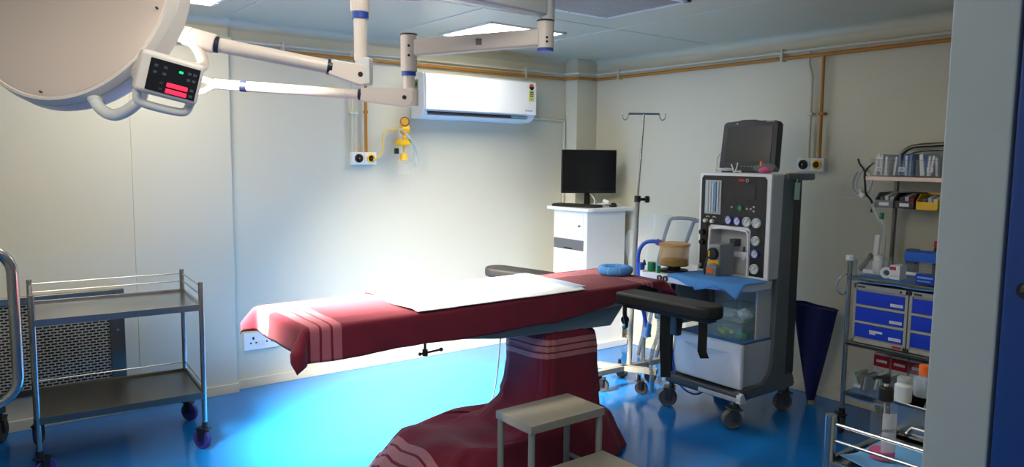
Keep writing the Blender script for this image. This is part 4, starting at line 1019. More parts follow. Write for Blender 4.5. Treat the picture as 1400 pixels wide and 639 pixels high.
# clear boxes on the shelf above the drawer
def tub(name, label, x0, x1, y0, y1, z0, z1, group=None, lid=False, m=CLEAR, wall=.004):
    t = thing(name, label, 'box', ((x0 + x1) / 2, (y0 + y1) / 2, z0), group)
    b = MB(); b.box(x0, x1, y0, y1, z0, z0 + wall)
    for a in ((x0, x1, y0, y0 + wall), (x0, x1, y1 - wall, y1), (x0, x0 + wall, y0, y1), (x1 - wall, x1, y0, y1)): b.box(a[0], a[1], a[2], a[3], z0, z1)
    b.tube([(x0, y0, z1), (x1, y0, z1), (x1, y1, z1), (x0, y1, z1)], .004, 6, closed=True); b.build('box_body', m, t)
    if lid:
        b = MB(); b.box(x0 - .006, x1 + .006, y0 - .006, y1 + .006, z1 + .003, z1 + .012, .003); b.build('lid', m, t)
    return t
MINT = mat('mint_frost', (186, 212, 204), .3, alpha=.2)
t = tub('storage_box', 'clear plastic box holding green and yellow packets on the machine drawer', 3.50, 3.78, 2.46, 2.70, .484, .57, lid=True, m=MINT)
t = tub('storage_box', 'clear plastic tray holding a syringe and cloth, on top of another box', 3.51, 3.77, 2.465, 2.695, .586, .66, m=MINT)
b = MB(); b.tube([(3.54, 2.60, .50), (3.55, 2.66, .52), (3.60, 2.67, .52), (3.62, 2.61, .50), (3.57, 2.58, .51)], .014, 8, smooth=2); tag(b.build('yellow_packet', mat('lime_plastic', (206, 220, 60), .5), origin=(3.58, 2.62, .5)), 'yellow coil of tubing inside the lower clear box', 'tubing')
b = MB(); b.obox((3.60, 2.52, .505), (.12, .07, .03), Matrix.Rotation(R(20), 3, 'Z'), .008); tag(b.build('green_packet', mat('teal_green', (40, 160, 120), .5), origin=(3.6, 2.52, .5)), 'green packet inside the lower clear box', 'packet')
t = thing('syringe', 'large clear syringe lying in the upper clear tray', 'syringe', (3.57, 2.63, .60))
b = MB(); b.cyl((3.55, 2.665, .607), (3.585, 2.575, .607), .015, n=14); b.build('barrel', FROST, t)
b = MB(); b.cyl((3.545, 2.677, .607), (3.55, 2.665, .607), .006, n=10); b.cyl((3.587, 2.57, .607), (3.592, 2.556, .607), .013, n=10); b.build('plunger', MACHG, t)
b = MB()
def crump(a, c):
    th = 2 * PI * a; ph = PI * (c * .96 + .02); r = .03 * (1 + .45 * noise.noise(V((math.cos(th) * 2, math.sin(th) * 2, ph * 1.5))))
    return V((3.60 + r * math.sin(ph) * math.cos(th), 2.515 + 1.3 * r * math.sin(ph) * math.sin(th), .62 + r * math.cos(ph)))
b.grid(28, 16, crump, 0, closed_u=True); tag(b.build('gauze', WSHEET, origin=(3.6, 2.51, .6), ang=60), 'crumpled white gauze in the upper clear tray', 'gauze')
t = tub('storage_box', 'low clear tray beside the black strap on the machine drawer', 3.50, 3.76, 2.72, 2.86, .484, .55)
b = MB(); b.box(3.465, 3.85, AY0 + .02, AY1 - .03, .4785, .4825, .001); tag(b.build('shelf_liner', BLUESH, origin=(3.65, 2.65, .48)), 'blue liner sheet on top of the white machine drawer', 'liner')

# patient monitor on top of the machine
mc2 = V((3.86, 2.735, 1.43)); md2 = V((.04, -1, 0)).normalized(); mn2 = V((-1, -.04, 0)).normalized()
tl = R(6); up2 = V((-mn2.x * math.sin(tl), -mn2.y * math.sin(tl), math.cos(tl))); nn2 = md2.cross(up2) if md2.cross(up2).dot(mn2) > 0 else -md2.cross(up2)
M3 = Matrix((md2, nn2, up2)).transposed()
t = thing('patient_monitor', 'dark navy framed patient monitor standing on the anaesthesia machine', 'monitor', mc2)
poly = [(-.185, 0), (.185, 0), (.192, .02), (.186, .285), (.170, .303), (.06, .305), (.03, .312), (-.06, .312), (-.09, .305), (-.170, .300), (-.188, .285), (-.194, .02)]
def slab(poly, d0, d1, c, M, bev, name, m, par):
    b = MB(); tb = bmesh.new(); A = [tb.verts.new(c + M @ V((u, d0, w))) for u, w in poly]; B = [tb.verts.new(c + M @ V((u, d1, w))) for u, w in poly]
    tb.faces.new(A); tb.faces.new(B[::-1])
    for i in range(len(poly)): tb.faces.new((A[i], B[i], B[(i + 1) % len(poly)], A[(i + 1) % len(poly)]))
    bmesh.ops.recalc_face_normals(tb, faces=tb.faces)
    if bev: bmesh.ops.bevel(tb, geom=list(tb.edges) + list(tb.verts), offset=bev, segments=2, profile=.5, affect='EDGES')
    b._join(tb, 0); return b.build(name, m, par)
base = mc2 + V((0, 0, .012))
slab(poly, -.06, .0, base, M3, .006, 'housing', mat('monitor_navy', (34, 38, 52), .4), t)
slab([(-.158, .050), (.158, .050), (.156, .270), (-.154, .268)], -.001, .002, base, M3, 0, 'screen', GREYSCR, t)
b = MB()
for k in range(6): b.obox(base + M3 @ V((-.03 + .022 * k, .002, .026)), (.014, .003, .008), M3, .001)
b.build('panel_button', MACHG, t)
b = MB(); b.obox(base + M3 @ V((-.09, .002, .287)), (.010, .003, .006), M3); b.obox(base + M3 @ V((.135, .002, .298)), (.05, .003, .004), M3); b.build('front_mark', MACHL, t)
b = MB(); b.box(3.80, 3.92, 2.60, 2.87, 1.430, 1.446, .004); b.build('base', BLACK, t)
b = MB(); b.tube([base + M3 @ V((-.193, -.02, .12)), base + M3 @ V((-.215, .0, .08)), base + M3 @ V((-.212, .0, .02)), base + M3 @ V((-.20, .01, -.006))], .0035, 6, smooth=2); b.build('lead', MACHL, t)
# things lying on top of the machine
def coil(name, label, c, m, rad, turns, r, cat, sq=(1, 1), seed=1):
    rnd = random.Random(seed); pts = []
    for k in range(turns * 10):
        a = 2 * PI * k / 10; q = 1 + .18 * rnd.uniform(-1, 1); pts.append(V(c) + V((rad * sq[0] * q * math.cos(a), rad * sq[1] * q * math.sin(a), r + .006 + .004 * k / 10 + .004 * rnd.random())))
    b = MB(); b.tube(pts, r, 6, smooth=1); return tag(b.build(name, m, origin=c), label, cat)
coil('sensor_lead', 'coiled grey monitor leads in front of the navy framed screen', (3.74, 2.80, 1.43), MACHL, .035, 4, .003, 'cable', (.8, 1.6), 3)
b = MB(); b.tube([(3.72, 2.72, 1.436), (3.73, 2.735, 1.46), (3.735, 2.75, 1.482)], .004, 6, smooth=1); b.tube([(3.72, 2.71, 1.436), (3.73, 2.705, 1.465), (3.735, 2.705, 1.49)], .004, 6, smooth=1); b.sphere((3.715, 2.67, 1.438), .008); b.tube([(3.715, 2.67, 1.438), (3.72, 2.70, 1.44), (3.72, 2.72, 1.436)], .003, 6)
tag(b.build('white_clip', WHITE, origin=(3.72, 2.71, 1.43)), 'white electrode clip below the patient monitor screen', 'clip')
def bag(a, c):
    th = 2 * PI * a; ph = PI * (c * .98 + .01); r = 1 + .35 * noise.noise(V((math.cos(th) * 2 + 3, math.sin(th) * 2, ph * 2)))
    return V((3.76 + .035 * r * math.sin(ph) * math.cos(th), 2.53 + .075 * r * math.sin(ph) * math.sin(th), 1.458 + .028 * r * math.cos(ph)))
t = thing('mask_packet', 'pink face mask in clear wrapping on the machine top', 'mask', (3.76, 2.53, 1.428))
b = MB(); b.grid(32, 16, bag, 0, closed_u=True); b.build('wrapping', CLEARF, t)
b = MB(); b.lathe([(.022, 0), (.034, .004), (.040, .016), (.034, .026), (.026, .022), (.022, 0)], (3.755, 2.525, 1.432), None, 20); b.sphere((3.76, 2.53, 1.456), .018, (1, 1.6, .8)); b.build('mask', PINK, t)
b = MB(); b.cyl((3.75, 2.555, 1.47), (3.75, 2.553, 1.50), .007, n=10); b.build('orange_tip', ORANGE, t)
b = MB(); b.box(3.86, 4.0, 2.44, 2.50, 1.428, 1.436, .003); tag(b.build('paper_slip', mat('cream_card', (232, 214, 170), .6), origin=(3.9, 2.47, 1.43)), 'cream paper slip on the right end of the machine top', 'paper')

# tube frame with clear plastic behind the machine
t = thing('tube_frame', 'bent grey tube frame wrapped in clear plastic behind the amber canister', 'frame', (4.15, 3.5, 0))
b = MB(); b.tube([(4.13, 3.82, .01), (4.14, 3.68, .68), (4.15, 3.58, 1.06), (4.16, 3.54, 1.085), (4.17, 3.36, 1.09), (4.17, 3.34, 1.07)], .013, 10, smooth=1)
b.tube([(4.20, 3.70, .01), (4.18, 3.52, .66), (4.16, 3.37, 1.06), (4.17, 3.34, 1.08), (4.17, 3.20, 1.085)], .013, 10, smooth=1); b.build('tube', MACHG, t)
def film(a, c):
    y = 3.90 - .62 * a; top = 1.10 - .02 * math.sin(a * 9) - (.14 * max(0, .25 - a) / .25)
    z = top - c * (top - .45 + .25 * (1 - a)) 
    return V((4.06 + .05 * noise.noise(V((a * 5, c * 4, 2))) + .02 * math.sin(a * 22 + c * 3) - .05 * c, y + .05 * c * math.sin(a * 5), z))
b = MB(); b.grid(50, 30, film, .0015); b.build('plastic_cover', CLEARF, t)

# navy folded fabric thing
t = thing('fabric_bundle', 'navy blue folded fabric bundle standing between the machine and the wall', 'bundle', (4.22, 2.44, 0))
def bundle(a, c):
    z = .012 + .60 * c; yL = 2.462 + .13 * c; yR = 2.425 - .128 * c; th = 2 * PI * a
    y = (yL + yR) / 2 + (yL - yR) / 2 * math.copysign(abs(math.cos(th)) ** .7, math.cos(th)); x = 4.22 + (.03 + .03 * c) * math.sin(th) + .012 * math.sin(th * 5 + c * 3) * c
    return V((x, y, z + (.012 * math.cos(th) if c > .98 else 0)))
b = MB(); b.grid(48, 24, bundle, 0, closed_u=True); b.build('cloth', NAVY, t)
b = MB(); b.grid(2, 24, lambda a, c: bundle(.5 * (1 - a) + .0, .0) if False else V((4.22 + (a - .5) * .08 * (1), 2.31 + .28 * c, .603 + .004 * math.sin(c * 9))), .004); b.build('top_fold', NAVY, t)
b = MB(); b.cyl((4.19, 2.42, 0), (4.19, 2.42, .02), .018, n=12); b.build('foot', mat('foot_beige', (170, 168, 120), .5), t)

# ------------------------------------------------------------------ crash cart on the right wall
t = thing('crash_cart', 'steel supply cart with tall rear frame standing against the right wall', 'cart', (4.08, 1.66, 0))
RX0, RX1, RY0, RY1 = 3.855, 4.315, 1.26, 2.045
for x, y, top in ((RX0, RY1, .97), (RX0, RY0, .97)):
    b = MB(); b.cyl((x, y, .13), (x, y, top), .0125, n=14); b.build('post', STEEL, t)
rail = [(RX1, RY1, .13), (RX1, RY1, 1.50), (RX1, RY1 - .03, 1.57), (RX1, RY1 - .11, 1.603), (RX1, RY0 + .11, 1.603), (RX1, RY0 + .03, 1.57), (RX1, RY0, 1.50), (RX1, RY0, .13)]
b = MB(); b.tube(rail, .0125, 12, smooth=2); b.build('rear_hoop', STEELD, t)
b = MB(); b.tube([(RX1 - .02, RY1 - .02, 1.44), (RX1 - .02, RY1 - .05, 1.54), (RX1 - .02, RY1 - .13, 1.575), (RX1 - .02, RY0 + .13, 1.575), (RX1 - .02, RY0 + .05, 1.54), (RX1 - .02, RY0 + .02, 1.44)], .008, 10, smooth=2); b.build('inner_rail', STEEL, t)
for z, nm in ((.885, 'top_deck'), (.528, 'middle_deck'), (.242, 'bottom_deck')):
    b = MB(); b.box(RX0 - .012, RX1 - .012, RY0, RY1 + .0, z - .02, z, .003); b.build(nm, STEELD, t)
b = MB(); b.box(4.07, 4.335, RY0 - .05, RY1 + .055, 1.400, 1.424, .003); b.build('upper_shelf', mat('shelf_pinkish_steel', (196, 176, 166), .35, .8), t)
b = MB(); b.box(4.255, 4.275, RY0, RY1, 1.285, 1.305, .002); b.build('bin_rail', STEELD, t)
for x, y in ((RX0, RY1), (RX1, RY1), (RX0, RY0), (RX1, RY0)): castor(t, x, y, .055, RUBBER, .9, .15)
for x, y, z, m in ((RX0, RY1, .255, CHROME),):
    b = MB(); b.lathe([(.013, -.022), (.026, -.014), (.028, 0), (.026, .014), (.013, .022)], (x - .003, y + .004, z), None, 20); b.build('bumper_ring', CLEAR, t)
b = MB(); b.tube([(RX0, RY1 + .012, .90), (RX0 - .02, RY1 + .05, .87), (RX0 - .02, RY1 + .06, .80), (RX0, RY1 + .03, .77), (RX0, RY1 + .0125, .80)], .004, 8, smooth=2); b.build('hook', CHROME, t)
# lining cloths
b = MB(); b.grid(10, 30, lambda a, c: V((RX0 - .02 + .44 * a, RY0 + .02 + .74 * c, .8875 + (.0 if a > .05 else -.022) + .002 * math.sin(c * 20) + .0015)), .002)
tag(b.build('blue_liner', BLUESH, origin=(4.05, 1.7, .887), ang=180), 'blue liner cloth on the cart deck above the blue drawers', 'liner')
b = MB(); b.grid(10, 30, lambda a, c: V((RX0 - .02 + .44 * a, RY0 + .02 + .74 * c, .2445 + (.0 if a > .05 else -.022) + .002 * math.sin(c * 20) + .0015)), .002)
tag(b.build('blue_liner', BLUESH, origin=(4.05, 1.7, .244), ang=180), 'blue liner cloth on the lowest deck of the supply cart', 'liner')
# drawer units
def drawers(y0, y1, label, extra):
    t = thing('drawer_unit', label, 'drawer unit', (4.05, (y0 + y1) / 2, .53), 'blue drawer units on the cart')
    x0, x1 = 3.865, 4.25; z0, z1 = .530, .848
    b = MB(); b.box(x0 + .01, x1, y0, y1, z0, z1, .004)
    b.box(x0, x0 + .02, y0, y0 + .016, z0, z1, .003); b.box(x0, x0 + .02, y1 - .016, y1, z0, z1, .003); b.box(x0, x0 + .02, y0, y1, z1 - .026, z1, .003); b.box(x0, x0 + .02, y0, y1, z0, z0 + .022, .003)
    h = (z1 - z0 - .050) / 3
    for k in (1, 2): b.box(x0 - .002, x0 + .02, y0 + .01, y1 - .01, z0 + .024 + h * k - .008, z0 + .024 + h * k + .006, .003)
    b.build('case', DRAWF, t)
    for k in range(3):
        za = z0 + .026 + h * k + .006; b = MB(); b.box(x0 - .001, x0 + .018, y0 + .017, y1 - .017, za, za + h - .018, .003); d = b.build('drawer', DRAWB, t)
        b = MB(); yy = y0 + .055; b.box(x0 - .0025, x0 - .0005, yy - .032, yy + .032, za + .012, za + .028); b.build('label_strip', LABELW, d)
        b = MB(); b.box(x0 - .003, x0 - .0023, yy - .026, yy + .024, za + .018, za + .022); b.build('label_print', MACHL, d)
        if k == 0 and extra:
            b = MB(); b.box(x0 - .0025, x0 - .0005, y0 + .12, y0 + .19, za + .035, za + .047); b.box(x0 - .0025, x0 - .0005, y0 + .155, y0 + .188, za + .025, za + .037); b.build('label_strip', LABELW, d)
    b = MB(); b.cyl((x0 - .003, y0 + .038, z1 - .013), (x0, y0 + .038, z1 - .013), .006, n=12); b.build('key_lock', BLACK, t)
    b = MB(); b.box(x0 - .0015, x0 + .001, y1 - .062, y1 - .022, z1 - .018, z1 - .008); b.build('name_plate', MACHD, t)
    b = MB(); b.box(x0 - .0015, x0 + .001, y0 + .02, y0 + .065, z0 + .006, z0 + .018); b.build('red_plate', RED, t)
drawers(1.735, 2.022, 'blue three drawer unit at the left on the supply cart', True)
drawers(1.440, 1.730, 'blue three drawer unit half hidden by the door jamb', False)

# clear bins of packets on the upper shelf
rnd = random.Random(4)
ypos = [(2.085, 1.975), (1.965, 1.855), (1.840, 1.725), (1.715, 1.600)]
lab = ['clear bin of white packets at the left end of the upper shelf', 'clear bin of blue grey packets, second from the left on the upper shelf',
       'clear bin of white packets with one bright blue, third on the upper shelf', 'clear bin of white packets nearest the door jamb on the upper shelf']
cols = [(WHITE, WHITE, OFFW, WHITE), (mat('pk_bluegrey', (110, 140, 186), .5), OFFW, mat('pk_steel', (140, 165, 200), .5), mat('pk_bluegrey2', (86, 116, 170), .5)), (OFFW, WHITE, WHITE, BOXB), (WHITE, mat('pk_pale', (190, 205, 225), .5), WHITE, OFFW)]
for i, (ya, yb) in enumerate(ypos):
    tb = tub('packet_bin', lab[i], 4.085, 4.30, yb, ya, 1.425, 1.515, 'packet bins on the upper shelf', m=CLEAR)
    tb['category'] = 'bin'
    n = 6
    for k in range(n):
        yy = yb + .012 + (ya - yb - .024) * (k + .5) / n
        b = MB(); hh = .098 + .022 * rnd.random()
        b.obox((4.19 + rnd.uniform(-.01, .01), yy, 1.430 + hh / 2), (.18, .0125, hh), Matrix.Rotation(R(rnd.uniform(-9, 9)), 3, 'X') @ Matrix.Rotation(R(rnd.uniform(-5, 5)), 3, 'Z'), .003)
        tag(b.build('packet', cols[i][k % 4], origin=(4.19, yy, 1.43)), ['white sterile packet standing in the leftmost clear bin', 'blue grey packet standing in the second clear bin', 'packet standing in the third clear bin of the upper shelf', 'packet standing in the clear bin beside the door jamb'][i], 'packet', ['packets in the leftmost bin', 'packets in the second bin', 'packets in the third bin', 'packets in the bin by the jamb'][i])
    b = MB(); ym = ya - (.055 if i < 2 else .075 if i == 2 else .07); b.box(4.080, 4.082, ym - .016, ym + .016, 1.452, 1.476); b.build('bin_label', LABELW, tb)
    text_mesh(['#1', '#2', '3', '#3'][i] if i != 3 else '#4', .02, lambda x, y, ym=ym: (4.0793, ym - x, 1.464 + y), 'label_number', BLACK, tb)
# small open parts bins hung under the shelf
BING = mat('bin_grey', (120, 124, 128), .5)
for (ya, yb, m, lb, ins) in ((2.052, 1.950, BING, 'small grey open bin hanging under the upper shelf', MACHL), (1.942, 1.842, BLACK, 'small black open bin between the grey and yellow bins', RED), (1.830, 1.722, YELLOW, 'small yellow open bin hanging under the upper shelf', LABELW)):
    t = thing('parts_bin', lb, 'bin', (4.18, (ya + yb) / 2, 1.25), 'open parts bins on the rail')
    b = MB(); w = .004; x0, x1, z0, z1 = 4.095, 4.253, 1.252, 1.335
    b.box(x0, x1, yb, ya, z0, z0 + w)
    for y in (yb, ya - w): b.prism([(x0, z0), (x1, z0), (x1, z1), (x0 + .045, z1), (x0, z0 + .045)], 1, y, y + w)
    b.box(x0, x0 + w, yb, ya, z0, z0 + .042); b.box(x1 - w, x1, yb, ya, z0, z1 + .005); b.build('bin_body', m, t)
    b = MB(); b.box(x0 - .001, x0 + .0005, yb + .025, ya - .025, z0 + .012, z0 + .030); b.build('bin_label', LABELW if m is not YELLOW else YELLOW, t)
    for k in range(3):
        b = MB(); yy = yb + .02 + k * .028; b.obox((4.175, yy + .005, 1.295), (.09, .022, .05 + .01 * (k % 2)), Matrix.Rotation(R(-12), 3, 'Y'), .003)
        tag(b.build('supply_packet', [ins, MACHL, MACHG][k], origin=(4.175, yy, 1.27)), 'small packet standing in the ' + {BING: 'grey', BLACK: 'black', YELLOW: 'yellow'}[m] + ' open bin', 'packet', 'packets in the ' + {BING: 'grey', BLACK: 'black', YELLOW: 'yellow'}[m] + ' open bin')
# cable bundle at the left end of the shelf
t = thing('cable_bundle', 'grey and black monitor cables hanging in loops at the shelf end', 'cables', (4.2, 2.12, 1.4))
b = MB()
for k, (ry, rz, dx) in enumerate(((.055, .085, 0), (.045, .07, .015), (.06, .075, -.012))):
    b.tube([(4.17 + dx + .01 * math.sin(3 * a), 2.165 + ry * math.cos(a), 1.385 + rz * math.sin(a)) for a in [2 * PI * j / 14 for j in range(14)]], .0045, 6, closed=True, smooth=1)
b.tube([(4.12, 2.17, 1.30), (4.11, 2.22, 1.295), (4.11, 2.245, 1.30)], .004, 6, smooth=1); b.build('grey_leads', MACHL, t)
b = MB(); b.tube([(4.16, 2.10, 1.50), (4.15, 2.13, 1.47), (4.15, 2.15, 1.44), (4.15, 2.14, 1.37), (4.14, 2.13, 1.32), (4.13, 2.10, 1.30), (4.13, 2.08, 1.27), (4.13, 2.085, 1.22)], .006, 8, smooth=2); b.tube([(4.15, 2.19, 1.52), (4.15, 2.18, 1.49), (4.15, 2.15, 1.46), (4.15, 2.14, 1.42)], .0055, 8, smooth=2); b.build('black_leads', BLACK, t)
b = MB(); b.obox((4.12, 2.14, 1.315), (.02, .03, .03), Matrix.Rotation(R(30), 3, 'X'), .005); b.sphere((4.12, 2.15, 1.34), .012); b.build('white_connector', WHITE, t)
# airway tubes in packs hanging on the rear post
t = thing('airway_packet', 'white airway tubes in clear packs leaning on the cart post', 'packet', (4.1, 2.02, .89))
b = MB(); b.obox((4.08, 2.02, 1.02), (.012, .028, .16), Matrix.Rotation(R(3), 3, 'X'), .004); b.obox((4.12, 1.99, .935), (.05, .07, .05), None, .01); b.build('tube_pack', WHITE, t)
b = MB(); b.tube([(4.08, 2.06, 1.27), (4.08, 2.03, 1.20), (4.08, 1.985, 1.16), (4.08, 1.98, 1.05), (4.08, 1.985, .95)], .018, 10, smooth=2, flat=.5); b.build('clear_pack', FROST, t)
b = MB(); b.cyl((4.075, 2.0, 1.19), (4.075, 1.997, 1.225), .012, n=12); b.build('green_cap', GREEN, t)
b = MB(); b.tube([(4.05, 2.09, .90), (4.05, 2.06, .94), (4.05, 2.03, .99)], .018, 10, smooth=1, flat=.6); b.build('grey_pack', TAUPE, t)
# white capped sample tube on the front post
t = thing('capped_tube', 'clear tube with white cap standing on the cart front post', 'tube', (RX0, RY1, .885))
b = MB(); b.cyl((RX0 + .03, RY1 - .004, .888), (RX0 + .03, RY1 - .004, .975), .019, n=18); b.build('tube_body', FROST, t)
b = MB(); b.cyl((RX0 + .0, RY1 - .0, .972), (RX0 + .0, RY1 - .0, 1.003), .024, n=20, bev=.003); b.build('cap', WHITE, t)
# things on the deck
ZD = .893
t = tub('storage_box', 'clear bin with white jar and rolls on the cart deck', 3.89, 4.10, 1.90, 2.02, ZD, ZD + .085)
b = MB(); b.box(3.8885, 3.8905, 1.935, 1.99, ZD + .015, ZD + .035); b.build('label_strip', LABELW, t)
def jar(x, y, z, r, h, m, capm, label, name='jar', cat='jar', neck=.8, caph=.02):
    t = thing(name, label, cat, (x, y, z))
    b = MB(); b.lathe([(0, 0), (r * .95, 0), (r, .004), (r, h * .82), (r * neck, h * .93), (r * neck, h)], (x, y, z), None, 24); b.build('body', m, t)
    b = MB(); b.lathe([(r * neck * 1.08, h), (r * neck * 1.08, h + caph), (r * neck, h + caph + .002), (0, h + caph + .002)], (x, y, z), None, 20); b.build('cap', capm, t)
    return t
jar(3.96, 1.945, ZD + .006, .030, .082, WHITE, WHITE, 'white jar standing in the clear bin on the deck')
t = thing('tape_roll', 'white tape roll standing on edge on the cart deck', 'tape', (3.90, 1.882, ZD))
b = MB(); b.lathe([(.016, -.012), (.03, -.012), (.03, .012), (.016, .012), (.016, -.012)], (3.90, 1.868, ZD + .030), basis((-1, -.2, 0)), 24); b.build('roll', WHITE, t)
t = thing('carton', 'small white carton with red top band on the cart deck', 'box', (3.93, 1.825, ZD))
b = MB(); b.box(3.885, 3.965, 1.795, 1.848, ZD, ZD + .075, .002); b.build('box_body', WHITE, t)
b = MB(); b.box(3.8835, 3.886, 1.815, 1.848, ZD + .05, ZD + .067); b.build('red_band', RED, t)
b = MB(); b.box(3.8835, 3.886, 1.800, 1.84, ZD + .015, ZD + .022); b.build('print', MACHL, t)
t = tub('storage_box', 'clear lidded tub under the blue carton on the cart deck', 3.89, 4.10, 1.55, 1.785, ZD, ZD + .085, lid=True)
b = MB(); b.box(3.8875, 3.8895, 1.70, 1.765, ZD + .035, ZD + .05); b.build('label_strip', LABELW, t)
t = thing('carton', 'flat blue carton lying on the clear tub', 'box', (4.0, 1.69, ZD + .1))
b = MB(); b.obox((4.0, 1.69, ZD + .124), (.12, .23, .05), Matrix.Rotation(R(6), 3, 'Z'), .002); b.build('box_body', BOXB, t)
b = MB(); b.obox((3.9385, 1.62, ZD + .120), (.001, .05, .008), Matrix.Rotation(R(6), 3, 'Z')); b.build('print', LBLUE, t)
jar(4.17, 1.735, ZD, .024, .16, BLACK, RED, 'dark bottle with red cap behind the flat blue carton', 'bottle', 'bottle', .8, .03)
b = MB(); b.box(4.12, 4.18, 1.83, 1.88, ZD, ZD + .14, .003); tag(b.build('carton', MACHD, origin=(4.15, 1.855, ZD)), 'dark grey carton beside the flat blue carton', 'box')
t = thing('carton', 'small dark blue printed carton at the deck front edge', 'box', (3.88, 1.65, ZD))
b = MB(); b.box(3.858, 3.886, 1.60, 1.705, ZD, ZD + .05, .002); b.build('box_body', mat('carton_navy', (20, 44, 160), .5), t)
b = MB(); b.box(3.8565, 3.8585, 1.62, 1.695, ZD + .028, ZD + .038); b.box(3.8565, 3.8585, 1.63, 1.695, ZD + .012, ZD + .018); b.build('print', LBLUE, t)
# lower deck
ZL = .250
for i, (ya, yb) in enumerate(((2.025, 1.925), (1.915, 1.80))):
    tub('storage_box', ['clear bin of wrapped supplies at the left on the lowest cart deck', 'clear bin of wrapped supplies, second on the lowest cart deck'][i], 3.87, 4.06, yb, ya, ZL, ZL + .105, m=CLEAR)
    for k in range(4):
        b = MB(); yy = yb + .018 + k * .022; b.obox((3.965 + rnd.uniform(-.02, .02), yy, ZL + .055 + .02 * rnd.random()), (.13, .010, .08), Matrix.Rotation(R(rnd.uniform(-16, 16)), 3, 'X') @ Matrix.Rotation(R(rnd.uniform(-12, 12)), 3, 'Y'), .003)
        tag(b.build('wrapped_supply', [FROST, TAUPE, FROST, LIGHTG][k], origin=(3.965, yy, ZL)), ['wrapped supply packet in the left clear bin, lowest deck', 'wrapped supply packet in the second clear bin, lowest deck'][i], 'packet', ['packets in the left lowest bin', 'packets in the second lowest bin'][i])
    if i == 0:
        b = MB(); b.box(3.867, 3.869, 1.955, 1.995, ZL + .03, ZL + .048); tag(b.build('paper_label', LABELW, origin=(3.868, 1.975, ZL + .04)), 'white paper label on the left lowest clear bin', 'label')
CARTR = mat('carton_redwhite', (150, 52, 56), .6)
for k in range(4):
    t = thing('carton', ['leftmost red and white carton at the back of the lowest deck', 'second red and white carton at the back of the lowest deck', 'third red and white carton at the back of the lowest deck', 'fourth red and white carton at the back of the lowest deck'][k], 'box', (4.2, 1.97 - k * .1, ZL), 'red cartons on the lowest deck')
    y = 1.975 - k * .098
    b = MB(); b.box(4.13, 4.27, y - .045, y + .045, ZL, ZL + .175, .002); b.build('box_body', OFFW, t)
    b = MB(); b.box(4.128, 4.131, y - .044, y + .044, ZL + .10, ZL + .165); b.build('red_band', RED, t)
    b = MB(); b.box(4.1265, 4.1285, y - .03, y + .03, ZL + .125, ZL + .14); b.build('print', OFFW, t)
def sack(c, sx, sy, sz, seed):
    def f(a, q):
        th = 2 * PI * a; ph = PI * (q * .98 + .01); r = 1 + .3 * noise.noise(V((math.cos(th) * 1.6 + seed, math.sin(th) * 1.6, ph * 1.8)))
        return V((c[0] + sx * r * math.sin(ph) * math.cos(th), c[1] + sy * r * math.sin(ph) * math.sin(th), max(c[2] - sz, c[2] + sz * r * math.cos(ph))))
    return f
b = MB(); b.grid(36, 20, sack((3.98, 1.67, ZL + .10), .08, .10, .098, 2), 0, closed_u=True); tag(b.build('plastic_bag', CLEARF, origin=(3.98, 1.67, ZL)), 'crumpled clear plastic bag on the lowest cart deck', 'bag')

# ------------------------------------------------------------------ front trolley with sanitizer
t = thing('instrument_trolley', 'stainless trolley with guard rails in the lower right foreground', 'trolley', (2.0, .75, 0))
steel_trolley(t, 1.727, 2.27, .56, .942, .87, .742, .29, WHEELG, .0145, ('y1', 'x1'))
ZTR = .744
def tsheet(a, c):
    x = 1.745 + .27 * a - .006 * math.sin(c * 9); y = .925 - .34 * c + .0 * a
    z = ZTR + .004 + .003 * noise.noise(V((x * 14, y * 14, 7)))
    if a < .35: z += .018 * (1 - a / .35) * max(0, 1 - c * 1.6)
    return V((x, y + .012 * a, z))
b = MB(); b.grid(30, 30, tsheet, .002); tag(b.build('blue_sheet', LBLUE, origin=(1.88, .75, ZTR), ang=180), 'light blue sheet under the sanitizer bottle on the front trolley', 'sheet')
bc = V((1.845, .868, ZTR + .009)); br = .031
t = thing('sanitizer_bottle', 'clear pump bottle of pink hand sanitizer with black top', 'bottle', bc)
b = MB(); b.lathe([(0, 0), (br * .94, 0), (br, .005), (br, .128), (br * .93, .140), (br * .62, .150), (br * .45, .154), (br * .45, .160)], bc, None, 32); b.build('bottle', CLEAR, t)
b = MB(); b.lathe([(0, .003), (br * .93, .003), (br * .95, .006), (br * .95, .022), (0, .022)], bc, None, 28); b.build('liquid', PINKLIQ, t)
b = MB(); b.lathe([(br * .52, .150), (br * .60, .153), (br * .60, .180), (br * .5, .186), (br * .2, .188)], bc, None, 24); b.build('collar', BLACK, t)
b = MB(); b.cyl(bc + V((0, 0, .186)), bc + V((0, 0, .198)), .005, n=10); b.build('stem', WHITE, t)
b = MB(); b.lathe([(0, .196), (.009, .196), (.011, .204), (.009, .214), (0, .215)], bc, None, 16); b.tube([bc + V((0, 0, .208)), bc + V((-.012, .016, .209)), bc + V((-.018, .026, .203))], .0045, 8, smooth=1); b.build('pump_head', BLACK, t)
b = MB(); b.cyl(bc + V((.003, 0, .02)), bc + V((0, 0, .155)), .0025, n=8); b.build('dip_tube', FROST, t)
va = math.atan2(-bc.y, -bc.x)      # direction back to the doorway
lc = va + .52
b = MB(); b.lathe([(br * 1.012, .026), (br * 1.012, .126)], bc, None, 20, a0=lc - .62, a1=lc + .62); b.build('label', mat('label_frost', (226, 222, 228), .4, alpha=.82), t)
def onb(x, y, z0, a): th = a + x / br; return (bc.x + br * 1.03 * math.cos(th), bc.y + br * 1.03 * math.sin(th), bc.z + z0 + y)
text_mesh('SANITIZER', .0115, lambda x, y: onb(x + .012, y, .082, lc - .2), 'lettering', BLACK, t)
text_mesh('500 ml', .006, lambda x, y: onb(x, y, .066, lc - .34), 'lettering', MACHG, t)
